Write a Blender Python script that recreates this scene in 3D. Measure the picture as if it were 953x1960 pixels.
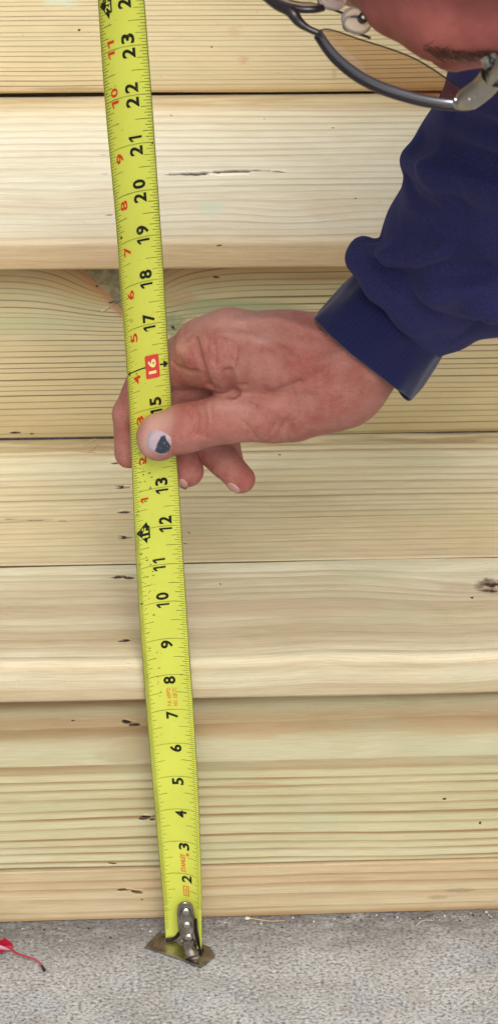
import bpy, bmesh, math, random
import numpy as np
from mathutils import Vector, Matrix

for o in list(bpy.data.objects): bpy.data.objects.remove(o)
SC = bpy.context.scene
COL = SC.collection
IN = 0.0254                       # everything is laid out in inches and built in metres
rng = np.random.default_rng(7)
random.seed(7)

# ------------------------------------------------------------------ camera
W, H, F = 953.0, 1960.0, 5000.0
def basis(th, yaw, roll):
    f = np.array([math.sin(yaw)*math.cos(th), math.cos(yaw)*math.cos(th), -math.sin(th)])
    r = np.cross(f, [0, 0, 1.0]); r /= np.linalg.norm(r); u = np.cross(r, f)
    return math.cos(roll)*r+math.sin(roll)*u, -math.sin(roll)*r+math.cos(roll)*u, f
CR, CU, CF = basis(math.radians(34), math.radians(4.5), math.radians(1.5))
CP = np.array([-2.33949387, -45.57845244, 42.34327553])
cam = bpy.data.cameras.new('camera'); camo = bpy.data.objects.new('camera', cam); COL.objects.link(camo)
cam.sensor_fit = 'VERTICAL'; cam.sensor_height = 36; cam.lens = 36*F/H
m = Matrix.Identity(4)
for i in range(3):
    m[i][0] = CR[i]; m[i][1] = CU[i]; m[i][2] = -CF[i]; m[i][3] = CP[i]*IN
camo.matrix_world = m
cam.clip_start = 0.05; cam.clip_end = 500
cam.dof.use_dof = True; cam.dof.focus_distance = 53*IN; cam.dof.aperture_fstop = 42
SC.camera = camo

# ------------------------------------------------------------------ world, sun, exposure (overcast)
SUN_EL, SUN_AZ = math.radians(50), math.radians(176)
wd = bpy.data.worlds.new('World'); SC.world = wd; wd.use_nodes = True
wn = wd.node_tree; wn.nodes.clear()
wo = wn.nodes.new('ShaderNodeOutputWorld'); wb = wn.nodes.new('ShaderNodeBackground')
sk = wn.nodes.new('ShaderNodeTexSky'); sk.sky_type = 'NISHITA'; sk.sun_disc = False
sk.sun_elevation = SUN_EL; sk.sun_rotation = SUN_AZ; sk.dust_density = 6; sk.air_density = 1.2; sk.ozone_density = 1.0
hs = wn.nodes.new('ShaderNodeHueSaturation'); hs.inputs['Saturation'].default_value = 0.25
wn.links.new(sk.outputs[0], hs.inputs['Color']); wn.links.new(hs.outputs[0], wb.inputs['Color'])
wb.inputs['Strength'].default_value = 0.138
wn.links.new(wb.outputs[0], wo.inputs['Surface'])
sl = bpy.data.lights.new('sun', 'SUN'); so = bpy.data.objects.new('sun', sl); COL.objects.link(so)
sl.energy = 1.4; sl.angle = math.radians(24); sl.color = (1, .98, .95)
sd = Vector((math.sin(SUN_AZ)*math.cos(SUN_EL), math.cos(SUN_AZ)*math.cos(SUN_EL), math.sin(SUN_EL)))
so.rotation_euler = sd.to_track_quat('Z', 'Y').to_euler()
vs = SC.view_settings
vs.view_transform = 'Standard'; vs.look = 'None'; vs.gamma = 1; vs.use_curve_mapping = False; vs.exposure = -0.06
SC.render.engine = 'CYCLES'

# ------------------------------------------------------------------ helpers
def ray(px, py): return CF+(px-W/2)/F*CR-(py-H/2)/F*CU
def at(px, py, ax, val):                       # the point on a plane (axis = value) seen at a pixel of the photo
    d = ray(px, py); return CP+(val-CP[ax])/d[ax]*d
def tape_depth(py):
    d = ray(300, py); return (-1.1-CP[1])/d[1]
def Pd(px, py, t): return CP+ray(px, py)*t
def Pp(px, py, dd=0.0): return Pd(px, py, tape_depth(py)-dd)   # dd inches nearer to the camera than the tape
def ppi(py): return F/tape_depth(py)
def lin(c):
    if isinstance(c, str): c = [int(c[i:i+2], 16)/255 for i in (0, 2, 4)]
    return tuple((x/12.92 if x <= .04045 else ((x+.055)/1.055)**2.4) for x in c)
def empty(name, loc=(0, 0, 0)):
    o = bpy.data.objects.new(name, None); COL.objects.link(o); o.location = Vector(loc)*IN
    o.empty_display_size = .02
    return o
def tag(o, label=None, cat=None, group=None, kind=None):
    if label: o['label'] = label
    if cat: o['category'] = cat
    if group: o['group'] = group
    if kind: o['kind'] = kind
    return o
def mesh_obj(name, V, Fc, mat, parent=None, smooth=True, uv=None, attrs=None):
    me = bpy.data.meshes.new(name)
    V = np.asarray(V, float)*IN
    off = np.zeros(3)
    if parent is not None:
        p = parent
        while p is not None: off = off+np.array(p.location); p = p.parent
    me.from_pydata((V-off).tolist(), [], [tuple(int(i) for i in f) for f in Fc])
    return finish(name, me, mat, parent, smooth, uv, attrs)
def quad_mesh(name, V, Q, mat, parent=None, smooth=True, uv=None, attrs=None):   # fast path: quads as an array
    me = bpy.data.meshes.new(name)
    V = np.asarray(V, float)*IN; off = np.zeros(3); p = parent
    while p is not None: off = off+np.array(p.location); p = p.parent
    V = V-off; Q = np.asarray(Q, np.int32)
    n = len(Q)
    me.vertices.add(len(V)); me.vertices.foreach_set('co', V.astype(np.float32).ravel())
    me.loops.add(n*4); me.loops.foreach_set('vertex_index', Q.ravel())
    me.polygons.add(n); me.polygons.foreach_set('loop_start', np.arange(0, n*4, 4, dtype=np.int32))
    me.update(calc_edges=True)
    return finish(name, me, mat, parent, smooth, uv, attrs)
def finish(name, me, mat, parent, smooth, uv, attrs):
    if uv is not None:
        l = me.uv_layers.new(name='UVMap'); vi = np.zeros(len(me.loops), np.int32); me.loops.foreach_get('vertex_index', vi)
        l.data.foreach_set('uv', np.asarray(uv, np.float32)[vi].ravel())
    if attrs:
        for k, a in attrs.items():
            a = np.asarray(a, np.float32)
            if a.ndim == 1:
                at_ = me.attributes.new(k, 'FLOAT', 'POINT'); at_.data.foreach_set('value', a)
            else:
                at_ = me.attributes.new(k, 'FLOAT_COLOR', 'POINT'); at_.data.foreach_set('color', np.c_[a, np.ones(len(a))].astype(np.float32).ravel())
    if smooth: me.polygons.foreach_set('use_smooth', np.ones(len(me.polygons), bool))
    me.materials.append(mat); me.update(); me.validate()
    o = bpy.data.objects.new(name, me); COL.objects.link(o)
    if parent is not None: o.parent = parent
    return o
def grid_quads(nu, nv, wrapv=False):
    i = np.arange(nu-1)[:, None]; j = np.arange(nv if wrapv else nv-1)[None, :]
    j2 = (j+1) % nv
    return np.stack([i*nv+j, (i+1)*nv+j, (i+1)*nv+j2, i*nv+j2], -1).reshape(-1, 4)
def tube(path, rad, n=10, flat=None, cap=True):
    """sweep along a polyline; flat=(axis vector, ratio) squashes the section along that axis"""
    P = np.asarray(path, float); R = np.broadcast_to(np.asarray(rad, float), (len(P),))
    T = np.gradient(P, axis=0); T /= np.linalg.norm(T, axis=1)[:, None]
    a = np.array([0.3, .2, 1.]); V = []
    for i in range(len(P)):
        b = np.cross(T[i], a); b /= np.linalg.norm(b); c = np.cross(b, T[i])
        for k in range(n):
            an = 2*math.pi*k/n; q = (math.cos(an)*b+math.sin(an)*c)*R[i]
            if flat is not None:
                ax = np.asarray(flat[0])/np.linalg.norm(flat[0]); q = q-ax*(q@ax)*(1-flat[1])
            V.append(P[i]+q)
    Q = grid_quads(len(P), n, True).tolist()
    if cap: Q += [list(range(n))[::-1], [(len(P)-1)*n+k for k in range(n)]]
    return np.array(V), Q
def spline(pts, n):
    P = np.asarray(pts, float); P = np.vstack([2*P[0]-P[1], P, 2*P[-1]-P[-2]]); out = []
    S = len(P)-3
    for t in np.linspace(0, S-1e-9, n):
        i = int(t); f = t-i; a, b, c, d = P[i:i+4]
        out.append(.5*((2*b)+(c-a)*f+(2*a-5*b+4*c-d)*f*f+(3*b-a-3*c+d)*f**3))
    return np.array(out)

# ------------------------------------------------------------------ shader expressions
class X:
    """a socket of a node tree with arithmetic"""
    def __init__(s, nt, so): s.nt = nt; s.so = so
    def _op(s, op, *a):
        n = s.nt.nodes.new('ShaderNodeMath'); n.operation = op
        for i, v in enumerate(a):
            if isinstance(v, X): s.nt.links.new(v.so, n.inputs[i])
            else: n.inputs[i].default_value = float(v)
        return X(s.nt, n.outputs[0])
    def __add__(s, o): return s._op('ADD', s, o)
    __radd__ = __add__
    def __sub__(s, o): return s._op('SUBTRACT', s, o)
    def __rsub__(s, o): return s._op('SUBTRACT', o, s)
    def __mul__(s, o): return s._op('MULTIPLY', s, o)
    __rmul__ = __mul__
    def __truediv__(s, o): return s._op('DIVIDE', s, o)
    def __neg__(s): return s*-1
    def exp(s): return s._op('EXPONENT', s)
    def floor(s): return s._op('FLOOR', s)
    def fract(s): return s._op('FRACT', s)
    def abs(s): return s._op('ABSOLUTE', s)
    def sin(s): return s._op('SINE', s)
    def min(s, o): return s._op('MINIMUM', s, o)
    def max(s, o): return s._op('MAXIMUM', s, o)
    def pow(s, o): return s._op('POWER', s, o)
    def smooth(s, a, b, lo=0., hi=1.):
        n = s.nt.nodes.new('ShaderNodeMapRange'); n.interpolation_type = 'SMOOTHSTEP'
        s.nt.links.new(s.so, n.inputs[0])
        for i, v in enumerate((a, b, lo, hi)):
            n.inputs[i+1].default_value = v
        return X(s.nt, n.outputs[0])
class Mat:
    def __init__(s, name, rough=.6, spec=.3, metal=0., base=None):
        s.m = bpy.data.materials.new(name); s.m.use_nodes = True; s.nt = s.m.node_tree
        s.b = s.nt.nodes['Principled BSDF']
        s.b.inputs['Roughness'].default_value = rough; s.b.inputs['Metallic'].default_value = metal
        s.b.inputs['Specular IOR Level'].default_value = spec
        if base is not None: s.b.inputs['Base Color'].default_value = (*base, 1)
    def link(s, v, name):
        if isinstance(v, X): s.nt.links.new(v.so, s.b.inputs[name])
        else: s.b.inputs[name].default_value = v
    def uv(s):
        n = s.nt.nodes.new('ShaderNodeUVMap'); sp = s.nt.nodes.new('ShaderNodeSeparateXYZ'); s.nt.links.new(n.outputs[0], sp.inputs[0])
        return X(s.nt, sp.outputs[0]), X(s.nt, sp.outputs[1])
    def obj(s):                                  # object coordinates in inches
        n = s.nt.nodes.new('ShaderNodeTexCoord'); sp = s.nt.nodes.new('ShaderNodeSeparateXYZ'); s.nt.links.new(n.outputs['Object'], sp.inputs[0])
        return [X(s.nt, sp.outputs[i])*(1/IN) for i in range(3)]
    def vec(s, x, y=0., z=0.):
        n = s.nt.nodes.new('ShaderNodeCombineXYZ')
        for i, v in enumerate((x, y, z)):
            if isinstance(v, X): s.nt.links.new(v.so, n.inputs[i])
            else: n.inputs[i].default_value = v
        return n.outputs[0]
    def noise(s, x, y=0., z=0., scale=1., detail=2., rough=.5, dist=0.):
        n = s.nt.nodes.new('ShaderNodeTexNoise'); s.nt.links.new(s.vec(x, y, z), n.inputs['Vector'])
        n.inputs['Scale'].default_value = scale; n.inputs['Detail'].default_value = detail; n.inputs['Roughness'].default_value = rough
        n.inputs['Distortion'].default_value = dist
        return X(s.nt, n.outputs[0])
    def white(s, x):
        n = s.nt.nodes.new('ShaderNodeTexWhiteNoise'); n.noise_dimensions = '1D'; s.nt.links.new(x.so, n.inputs['W'])
        return X(s.nt, n.outputs[0])
    def voro(s, x, y=0., z=0., scale=1., feature='F1'):
        n = s.nt.nodes.new('ShaderNodeTexVoronoi'); n.feature = feature; s.nt.links.new(s.vec(x, y, z), n.inputs['Vector'])
        n.inputs['Scale'].default_value = scale
        return X(s.nt, n.outputs['Distance'])
    def attr(s, name, color=False):
        n = s.nt.nodes.new('ShaderNodeAttribute'); n.attribute_name = name
        return X(s.nt, n.outputs['Color' if color else 'Fac'])
    def ramp(s, fac, stops, interp='LINEAR'):
        n = s.nt.nodes.new('ShaderNodeValToRGB'); cr = n.color_ramp; cr.interpolation = interp
        s.nt.links.new(fac.so, n.inputs[0])
        while len(cr.elements) < len(stops): cr.elements.new(.5)
        for e, (p, c) in zip(cr.elements, sorted(stops, key=lambda q: q[0])): e.position = p; e.color = (*c, 1)
        return X(s.nt, n.outputs[0])
    def mix(s, fac, a, b, mode='MIX'):
        n = s.nt.nodes.new('ShaderNodeMix'); n.data_type = 'RGBA'; n.blend_type = mode; n.clamp_factor = True
        for sock, v in ((n.inputs[0], fac), (n.inputs[6], a), (n.inputs[7], b)):
            if isinstance(v, X): s.nt.links.new(v.so, sock)
            elif isinstance(v, (tuple, list)): sock.default_value = (*v, 1)
            else: sock.default_value = v
        return X(s.nt, n.outputs[2])
    def bump(s, h, strength=.3, dist=.02):
        n = s.nt.nodes.new('ShaderNodeBump'); n.inputs['Strength'].default_value = strength; n.inputs['Distance'].default_value = dist*IN
        s.nt.links.new(h.so, n.inputs['Height']); s.nt.links.new(n.outputs[0], s.b.inputs['Normal'])

# ------------------------------------------------------------------ wood
def wood(name, u0, u1, zones, late, freq, line=.55, warp=.12, bumps=(), wseed=0., fuzz=.35, green=.12, pink=.1,
         stains_shade=(), thin=.62, band=0., linevar=1.0, fine=1.0, wscale=1.0, sat=.77, val=1.08, edge=None, diag=None, tint=(.99, 1., .975), dark_edge=None):
    line *= 1.12; fuzz *= .85; pink *= .5
    """zones: (u, sRGB) across the board; freq: growth lines per inch as [(u, f)] or a number"""
    M = Mat(name, rough=.62, spec=.25)
    def lin(c, g=globals()['lin']):
        q = g(c); l = q[0]*.3+q[1]*.59+q[2]*.11
        return tuple(min(.9, max(0, (l+(v-l)*sat)*val*t)) for v, t in zip(q, tint))
    x, u = M.uv()
    w = M.noise(x*.10*wscale+wseed, u*.22, wseed, detail=1.5)-.5
    w2 = M.noise(x*.55+wseed, u*.7, wseed+3, detail=1.)-.5
    uw = u+w*(warp*2.0)+w2*(warp*.18)
    for (bx, bu, sx, su, A) in bumps:
        dx = (x-bx)/sx; du = (u-bu)/su
        uw = uw+((dx*dx+du*du)*-1).exp()*A
    # colour zones follow the warped coordinate
    span = u1-u0
    col = M.ramp((uw-u0)/span, [((z-u0)/span, lin(c)) for z, c in zones])
    if isinstance(freq, (int, float)): ph = uw*freq
    else:                                         # integrate a piecewise-linear frequency: phase stored in a ramp
        us = np.linspace(u0, u1, 24); fs = np.interp(us, [a for a, _ in freq], [b for _, b in freq])
        cum = np.r_[0, np.cumsum((fs[1:]+fs[:-1])/2*np.diff(us))]; tot = cum[-1]
        ph = M.ramp((uw-u0)/span, [((a-u0)/span, (c/tot,)*3) for a, c in zip(us, cum)])*tot
    ph = ph+(M.noise(ph*.45, x*.02, wseed+9, detail=1.)-.5)*1.5
    fr = ph.fract(); idx = ph.floor()
    ln = fr.smooth(thin-.15, .93)*fr.smooth(.94, 1., 1., 0.)
    st = M.white(idx+wseed*3)
    st = (st*linevar+(1-linevar*.6))
    patch = M.noise(x*.16+5, u*.5, wseed+5, detail=2.).smooth(.3, .62, .45, 1.)
    L = ln*st*patch*line
    col = M.mix(L.min(1.), col, lin(late))
    if band > 0:
        bd = M.noise(uw*1.3, x*.03, wseed+20, detail=2., rough=.6).smooth(.45, .7)
        col = M.mix(bd*band, col, lin(late))
    # fibres, resin ducts and soft tints
    fib = M.noise(x*1.1, uw*46, wseed, detail=3., rough=.65)
    col = M.mix(fine*.5, col, M.mix(fib.smooth(.3, .7), (.62, .58, .5), (1.0, 1.0, 1.0)), 'MULTIPLY')
    blot = M.noise(x*.33, u*.9, wseed+31, detail=4., rough=.62)
    col = M.mix(blot.smooth(.38, .68)*fuzz, col, M.mix(1., col, (.80, .74, .62), 'MULTIPLY'))
    g = M.noise(x*.28+7, u*.8, wseed+41, detail=3.).smooth(.5, .75)
    col = M.mix(g*green, col, lin('a9b68a'))
    p = M.noise(x*.5+17, u*1.1, wseed+51, detail=3.).smooth(.52, .75)
    col = M.mix(p*pink, col, lin('cfa58c'))
    duct = M.noise(x*5, u*42, wseed+61, detail=1.).smooth(.73, .8)*M.noise(x*.4, u*.5, wseed+62).smooth(.42, .6)
    col = M.mix(duct*.55, col, lin('7d5f46'))
    speck = M.noise(x*14, u*16, wseed+71, detail=1.).smooth(.79, .82)
    col = M.mix(speck*.45, col, lin('6a5340'))
    for (sx_, su_, rx, ru, c, k) in stains_shade:      # dirt, knots, preservative blotches and one painted tape shadow, each placed
        dx = (x-sx_)/rx; du = (u-su_)/ru
        wob = M.noise(dx*1.1+sx_*3, du*1.4+su_*3, wseed+81, detail=4., rough=.65)-.5
        d = dx*dx+du*du+wob*3.2
        col = M.mix(d.smooth(.0, 1.25, k, 0.), col, lin(c))
    if edge:                                      # the planed back edge keeps its own, darker face
        e = u.smooth(edge[0]-.015, edge[0]+.015)
        col = M.mix(e*edge[2], col, M.mix(M.noise(x*.5, u*5, wseed+2, detail=3.).smooth(.35, .65), lin(edge[1]), lin('d9c79c')))
    if diag:                                      # resin-dark wedge of a knot with a rusty rim along its lower side
        (ax, az), (bx, bz) = diag
        wob = (M.noise(x*2.5, u*2.5, 3., detail=3.)-.5)*.16
        d = u-(x-ax)*((bz-az)/(bx-ax))-az+wob+((x-ax)/(bx-ax)).pow(2.)*.12
        inx = x.smooth(ax-.25, ax+.15)*x.smooth(bx+.1, bx+.9, 1., 0.)
        col = M.mix((d/.16).pow(2.).__neg__().exp()*inx*.75, col, lin('a9693c'))
        col = M.mix(d.smooth(.02, .14)*inx*.85, col, M.mix(M.noise(x*4, u*4, 1., detail=3.).smooth(.4, .65), lin('6b6748'), lin('8f8660')))
    if dark_edge: col = M.mix(u.smooth(dark_edge-.012, dark_edge+.006, .9, 0.), col, lin('57422c'))      # seam shade painted dark on the joint's front face
    hole = M.attr('wear')
    col = M.mix(hole.smooth(.2, .75), col, M.mix(M.noise(x*7, u*30, 3.).smooth(.45, .7), lin('38231a'), lin('86603f')))
    M.link(col, 'Base Color')
    M.bump(fib*.5+ln*.5+M.noise(x*8, u*30, 1., detail=2.)*.3, .35, .02)
    return M.m

def lens(x, u, f):
    cx, cu, L, Wd, D, tilt = f
    c, s = math.cos(tilt), math.sin(tilt)
    dx = ((x-cx)*c+(u-cu)*s)/L; du = -(x-cx)*s+(u-cu)*c
    q = np.clip(1-dx*dx, 0, 1); jag = .85+.15*np.sin(x*17+u*9)*np.sin(x*7)
    w = Wd*q**.8*jag+1e-6
    return np.clip(1-(du/w)**2, 0, 1)*(q > 0)*np.minimum(1, q*3)

X0, X1 = -16.0, 19.0
def board(name, prof, mat, parent, feats=(), xr=(X0, X1), step=.22, bow=0.0, raise_=()):
    """prof: closed section as list of (y, z, u, n) fine points; feats sink lens-shaped tears and checks into it"""
    P = np.array([(p[0], p[1]) for p in prof]); U = np.array([p[2] for p in prof])
    xs = list(np.arange(-5.2, 8.4, step))+list(np.linspace(xr[0], -5.2, 6)[:-1])+list(np.linspace(8.4, xr[1], 6))
    us = None
    for f in list(feats)+list(raise_):
        xs += list(np.linspace(f[0]-f[2]*1.1, f[0]+f[2]*1.1, 26))
    xs = np.unique(np.round(np.array(xs), 4))
    # refine the section near features
    P2, U2 = [], []
    n = len(P)
    for i in range(n):
        a, b, ua, ub = P[i], P[(i+1) % n], U[i], U[(i+1) % n]
        k = {0.0}
        if abs(ub-ua) < 3:
            L = np.linalg.norm(b-a)
            for f in list(feats)+list(raise_):
                spread = f[3]*1.3+abs(math.sin(f[5]))*f[2]
                for q in np.linspace(f[1]-spread, f[1]+spread, 13):
                    if ub != ua:
                        t = (q-ua)/(ub-ua)
                        if 0 < t < 1: k.add(round(t, 4))
        for t in sorted(k): P2.append(a+(b-a)*t); U2.append(ua+(ub-ua)*t)
    P2 = np.array(P2); U2 = np.array(U2)
    d = np.roll(P2, -1, 0)-np.roll(P2, 1, 0); N = np.stack([d[:, 1], -d[:, 0]], 1); N /= np.linalg.norm(N, axis=1)[:, None]+1e-9
    ar = .5*np.sum(P2[:, 0]*np.roll(P2[:, 1], -1)-np.roll(P2[:, 0], -1)*P2[:, 1])
    if ar < 0: N = -N
    XX, UU = np.meshgrid(xs, U2, indexing='ij')
    h = np.zeros_like(XX); mark = np.zeros_like(XX)
    for f in feats:
        l = lens(XX, UU, f); h -= f[4]*l; mark = np.maximum(mark, l**.6)
    for f in raise_:
        h += f[4]*lens(XX, UU, f)
    h += .012*np.sin(XX*.31+bow)+.006*np.sin(XX*.9+UU*1.3+bow)
    V = np.stack([XX, P2[None, :, 0]+h*N[None, :, 0], P2[None, :, 1]+h*N[None, :, 1]], -1).reshape(-1, 3)
    Q = grid_quads(len(xs), len(U2), True)
    if ar > 0: Q = Q[:, ::-1]
    o = quad_mesh(name, V, Q, mat, parent, True, uv=np.stack([XX, UU], -1).reshape(-1, 2), attrs={'wear': mark.ravel()})
    return o
def arc(cy, cz, r, a0, a1, n): return [(cy+r*math.cos(math.radians(a)), cz+r*math.sin(math.radians(a))) for a in np.linspace(a0, a1, n)]
def flat_board_profile(yf, yb, zt, zb, rf, bev=None, rfb=.08, rb=.025):
    """a board lying flat: u runs along the top from the back to the front and down over the nose; bev=(width, drop) planes a bevel along the back"""
    if bev: st = .05; pts = [(yb, zt-bev[1]-.12), (yb, zt-bev[1]-.03), (yb-.03, zt-bev[1]), (yb-.06, zt-bev[1]+.01), (yb-bev[0]*.5, zt-(bev[1]+st)*.5), (yb-bev[0]+.06, zt-st-.012), (yb-bev[0]+.02, zt-st), (yb-bev[0]+.008, zt-st+.008), (yb-bev[0]+.004, zt-.012), (yb-bev[0]-.006, zt), (yb-bev[0]-.03, zt)]
    else: pts = [(yb, zt-rb-.02)]+arc(yb-rb, zt-rb, rb, 0, 90, 5)+[(yb-rb-.02, zt)]
    for y in np.linspace(pts[-1][0], yf+rf+.02, max(3, int((yb-yf)/.35)))[1:]: pts.append((y, zt))
    pts += arc(yf+rf, zt-rf, rf, 90, 180, 9)+[(yf, zt-rf-.02)]
    for z in np.linspace(zt-rf-.02, zb+rfb+.02, 5)[1:]: pts.append((yf, z))
    pts += arc(yf+rfb, zb+rfb, rfb, 180, 270, 5)
    pts += [(yf+rfb+.05, zb), (yb-.1, zb), (yb, zb+.1)]
    u = [0.]
    for i in range(1, len(pts)): u.append(u[-1]-math.hypot(pts[i][0]-pts[i-1][0], pts[i][1]-pts[i-1][1]))
    k = next(i for i, p in enumerate(pts) if p[1] == zt); o_ = pts[k][0]-u[k]
    return [(p[0], p[1], uu+o_) for p, uu in zip(pts, u)]
def upright_profile(y, zb, zt, th, r=.04):
    pts = [(y+r+.04, zt)]+arc(y+r, zt-r, r, 90, 180, 5)
    for z in np.linspace(zt-r-.02, zb+r+.02, max(3, int((zt-zb)/.35))): pts.append((y, z))
    pts += arc(y+r, zb+r, r, 180, 270, 5)
    pts += [(y+r+.04, zb), (y+th, zb), (y+th, zt)]
    u = []
    for i, p in enumerate(pts):
        if i == 0: acc = p[1]+r+.04+r*.57-r
        else: acc -= math.hypot(p[0]-pts[i-1][0], p[1]-pts[i-1][1])
        u.append(acc)
    return [(p[0], p[1], uu) for p, uu in zip(pts, u)]

steps = empty('wooden_steps')
tag(steps, 'pale new pressure treated timber steps standing on the concrete behind the tape', 'steps')
ZT1, ZB1, YR2 = 8.24, 7.20, 8.22
ZT2, ZB2, YR3 = 14.08, 13.32, 15.17
YN1, YN2 = -.9, 7.32
def onz(px, py, z): p = at(px, py, 2, z); return p[0], p[1]
def ony(px, py, y): p = at(px, py, 1, y); return p[0], p[2]
def rf(px, py, y, L, Wd, D, tilt=0.):
    L *= 1.3; Wd *= 1.35            # feature on an upright face, lengths in pixels
    x, z = ony(px, py, y); k = 85.; return (x, z, L/k/2, Wd/k/2/.82, D, tilt)
def tf(px, py, zt, yb, L, Wd, D, tilt=0.):
    L *= 1.2; Wd *= 1.3       # feature on a tread top
    x, y = onz(px, py, zt); k = 92.; return (x, y, L/k/2, Wd/k/2/.53, D, tilt)

# bottom riser: a narrow board on the slab and a wide one over it
zs = 1.585
kx = ony(250, 1706, 0)
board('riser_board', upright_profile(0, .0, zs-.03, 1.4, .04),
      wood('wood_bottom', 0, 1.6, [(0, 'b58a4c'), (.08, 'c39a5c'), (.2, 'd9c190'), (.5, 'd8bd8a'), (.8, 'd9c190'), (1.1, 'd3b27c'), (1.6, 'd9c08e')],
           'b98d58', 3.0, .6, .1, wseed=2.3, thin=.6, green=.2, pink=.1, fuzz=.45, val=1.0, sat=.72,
           stains_shade=[(*ony(880, 1703, 0), .35, .09, '8d7357', .55), (*ony(835, 1717, 0), .3, .07, '9c8060', .5)]),
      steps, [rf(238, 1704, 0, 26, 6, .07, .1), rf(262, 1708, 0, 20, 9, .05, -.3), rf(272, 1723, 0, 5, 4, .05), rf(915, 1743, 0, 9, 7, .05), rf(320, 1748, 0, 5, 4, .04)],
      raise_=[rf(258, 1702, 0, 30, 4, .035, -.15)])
board('riser_board', upright_profile(0.03, zs+.03, ZB1+.3, 1.4, .05),
      wood('wood_riser', 1.5, 7.6,
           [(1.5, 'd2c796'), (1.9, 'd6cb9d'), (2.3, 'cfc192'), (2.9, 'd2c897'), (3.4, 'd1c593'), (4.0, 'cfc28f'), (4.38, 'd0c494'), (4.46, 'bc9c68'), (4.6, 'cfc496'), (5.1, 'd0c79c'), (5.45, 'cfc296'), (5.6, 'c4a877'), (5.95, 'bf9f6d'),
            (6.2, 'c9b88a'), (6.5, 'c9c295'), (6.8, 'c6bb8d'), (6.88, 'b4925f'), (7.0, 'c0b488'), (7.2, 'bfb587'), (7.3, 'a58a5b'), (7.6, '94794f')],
           'a6834f', [(1.5, 3.6), (3.2, 3.9), (4.2, 2.8), (4.8, 1.2), (7.6, .9)], 1.0, .16, wseed=5.1, thin=.64, green=.26, pink=.14, fuzz=.4, band=.14, fine=.9, val=1.03, linevar=.8,
           stains_shade=[(*ony(265, 1440, 0), .9, .45, 'b0915f', .5), (*ony(880, 1390, 0), 1.6, .3, 'b89767', .6), (*ony(470, 1400, 0), 1.2, .25, 'c09b68', .55), (*ony(480, 1505, 0), .9, .12, 'b88d58', .5)]),  # first patch paints the tape's soft shadow into the wood colour
      steps, [rf(243, 1384, 0, 16, 10, .09, -.2), rf(258, 1390, 0, 18, 8, .06, .1), rf(277, 1568, 0, 20, 9, .06, .2), rf(292, 1571, 0, 10, 5, .05), rf(215, 1655, 0, 16, 4, .04, -.2),
              rf(850, 1531, 0, 7, 5, .05), rf(918, 1577, 0, 4, 7, .04), rf(140, 1382, 0, 6, 4, .03)],
      raise_=[rf(252, 1380, 0, 22, 5, .04, -.35), rf(284, 1561, 0, 16, 5, .03, -.1)])
# lower tread: front board with a rounded nose, rear board with an eased back edge
JY = 2.82
def shift(f, yb, y_shift=0.): return f
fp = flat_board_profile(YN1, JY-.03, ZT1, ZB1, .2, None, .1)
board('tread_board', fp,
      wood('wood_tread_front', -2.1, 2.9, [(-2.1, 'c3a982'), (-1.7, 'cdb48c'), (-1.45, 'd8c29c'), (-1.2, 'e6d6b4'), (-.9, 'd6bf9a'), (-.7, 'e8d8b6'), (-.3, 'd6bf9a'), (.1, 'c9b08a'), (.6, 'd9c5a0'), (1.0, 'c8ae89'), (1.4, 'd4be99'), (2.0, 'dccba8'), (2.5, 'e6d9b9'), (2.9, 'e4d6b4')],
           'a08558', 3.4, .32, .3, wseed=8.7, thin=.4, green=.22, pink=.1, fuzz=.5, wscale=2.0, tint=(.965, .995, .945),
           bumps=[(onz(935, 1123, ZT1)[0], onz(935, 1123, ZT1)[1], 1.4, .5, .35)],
           stains_shade=[(*onz(937, 1123, ZT1), .42, .32, '4a3330', .95), (*onz(905, 1128, ZT1), .9, .35, 'b9987a', .5), (*onz(560, 1170, ZT1), 2.2, .35, 'c2a27e', .5)]),
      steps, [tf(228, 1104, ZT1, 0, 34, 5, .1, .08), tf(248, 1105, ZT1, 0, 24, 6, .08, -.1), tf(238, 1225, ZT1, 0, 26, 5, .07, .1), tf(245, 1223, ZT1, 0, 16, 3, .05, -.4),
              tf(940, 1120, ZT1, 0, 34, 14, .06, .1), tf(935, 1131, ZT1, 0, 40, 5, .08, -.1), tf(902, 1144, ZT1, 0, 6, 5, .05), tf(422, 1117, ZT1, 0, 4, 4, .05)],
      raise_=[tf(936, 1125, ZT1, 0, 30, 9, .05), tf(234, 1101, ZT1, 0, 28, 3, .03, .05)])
rp = flat_board_profile(JY+.045, YR2+.03, ZT1-.012, ZT1-1.0, .025, (.56, .05), .05)
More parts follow.
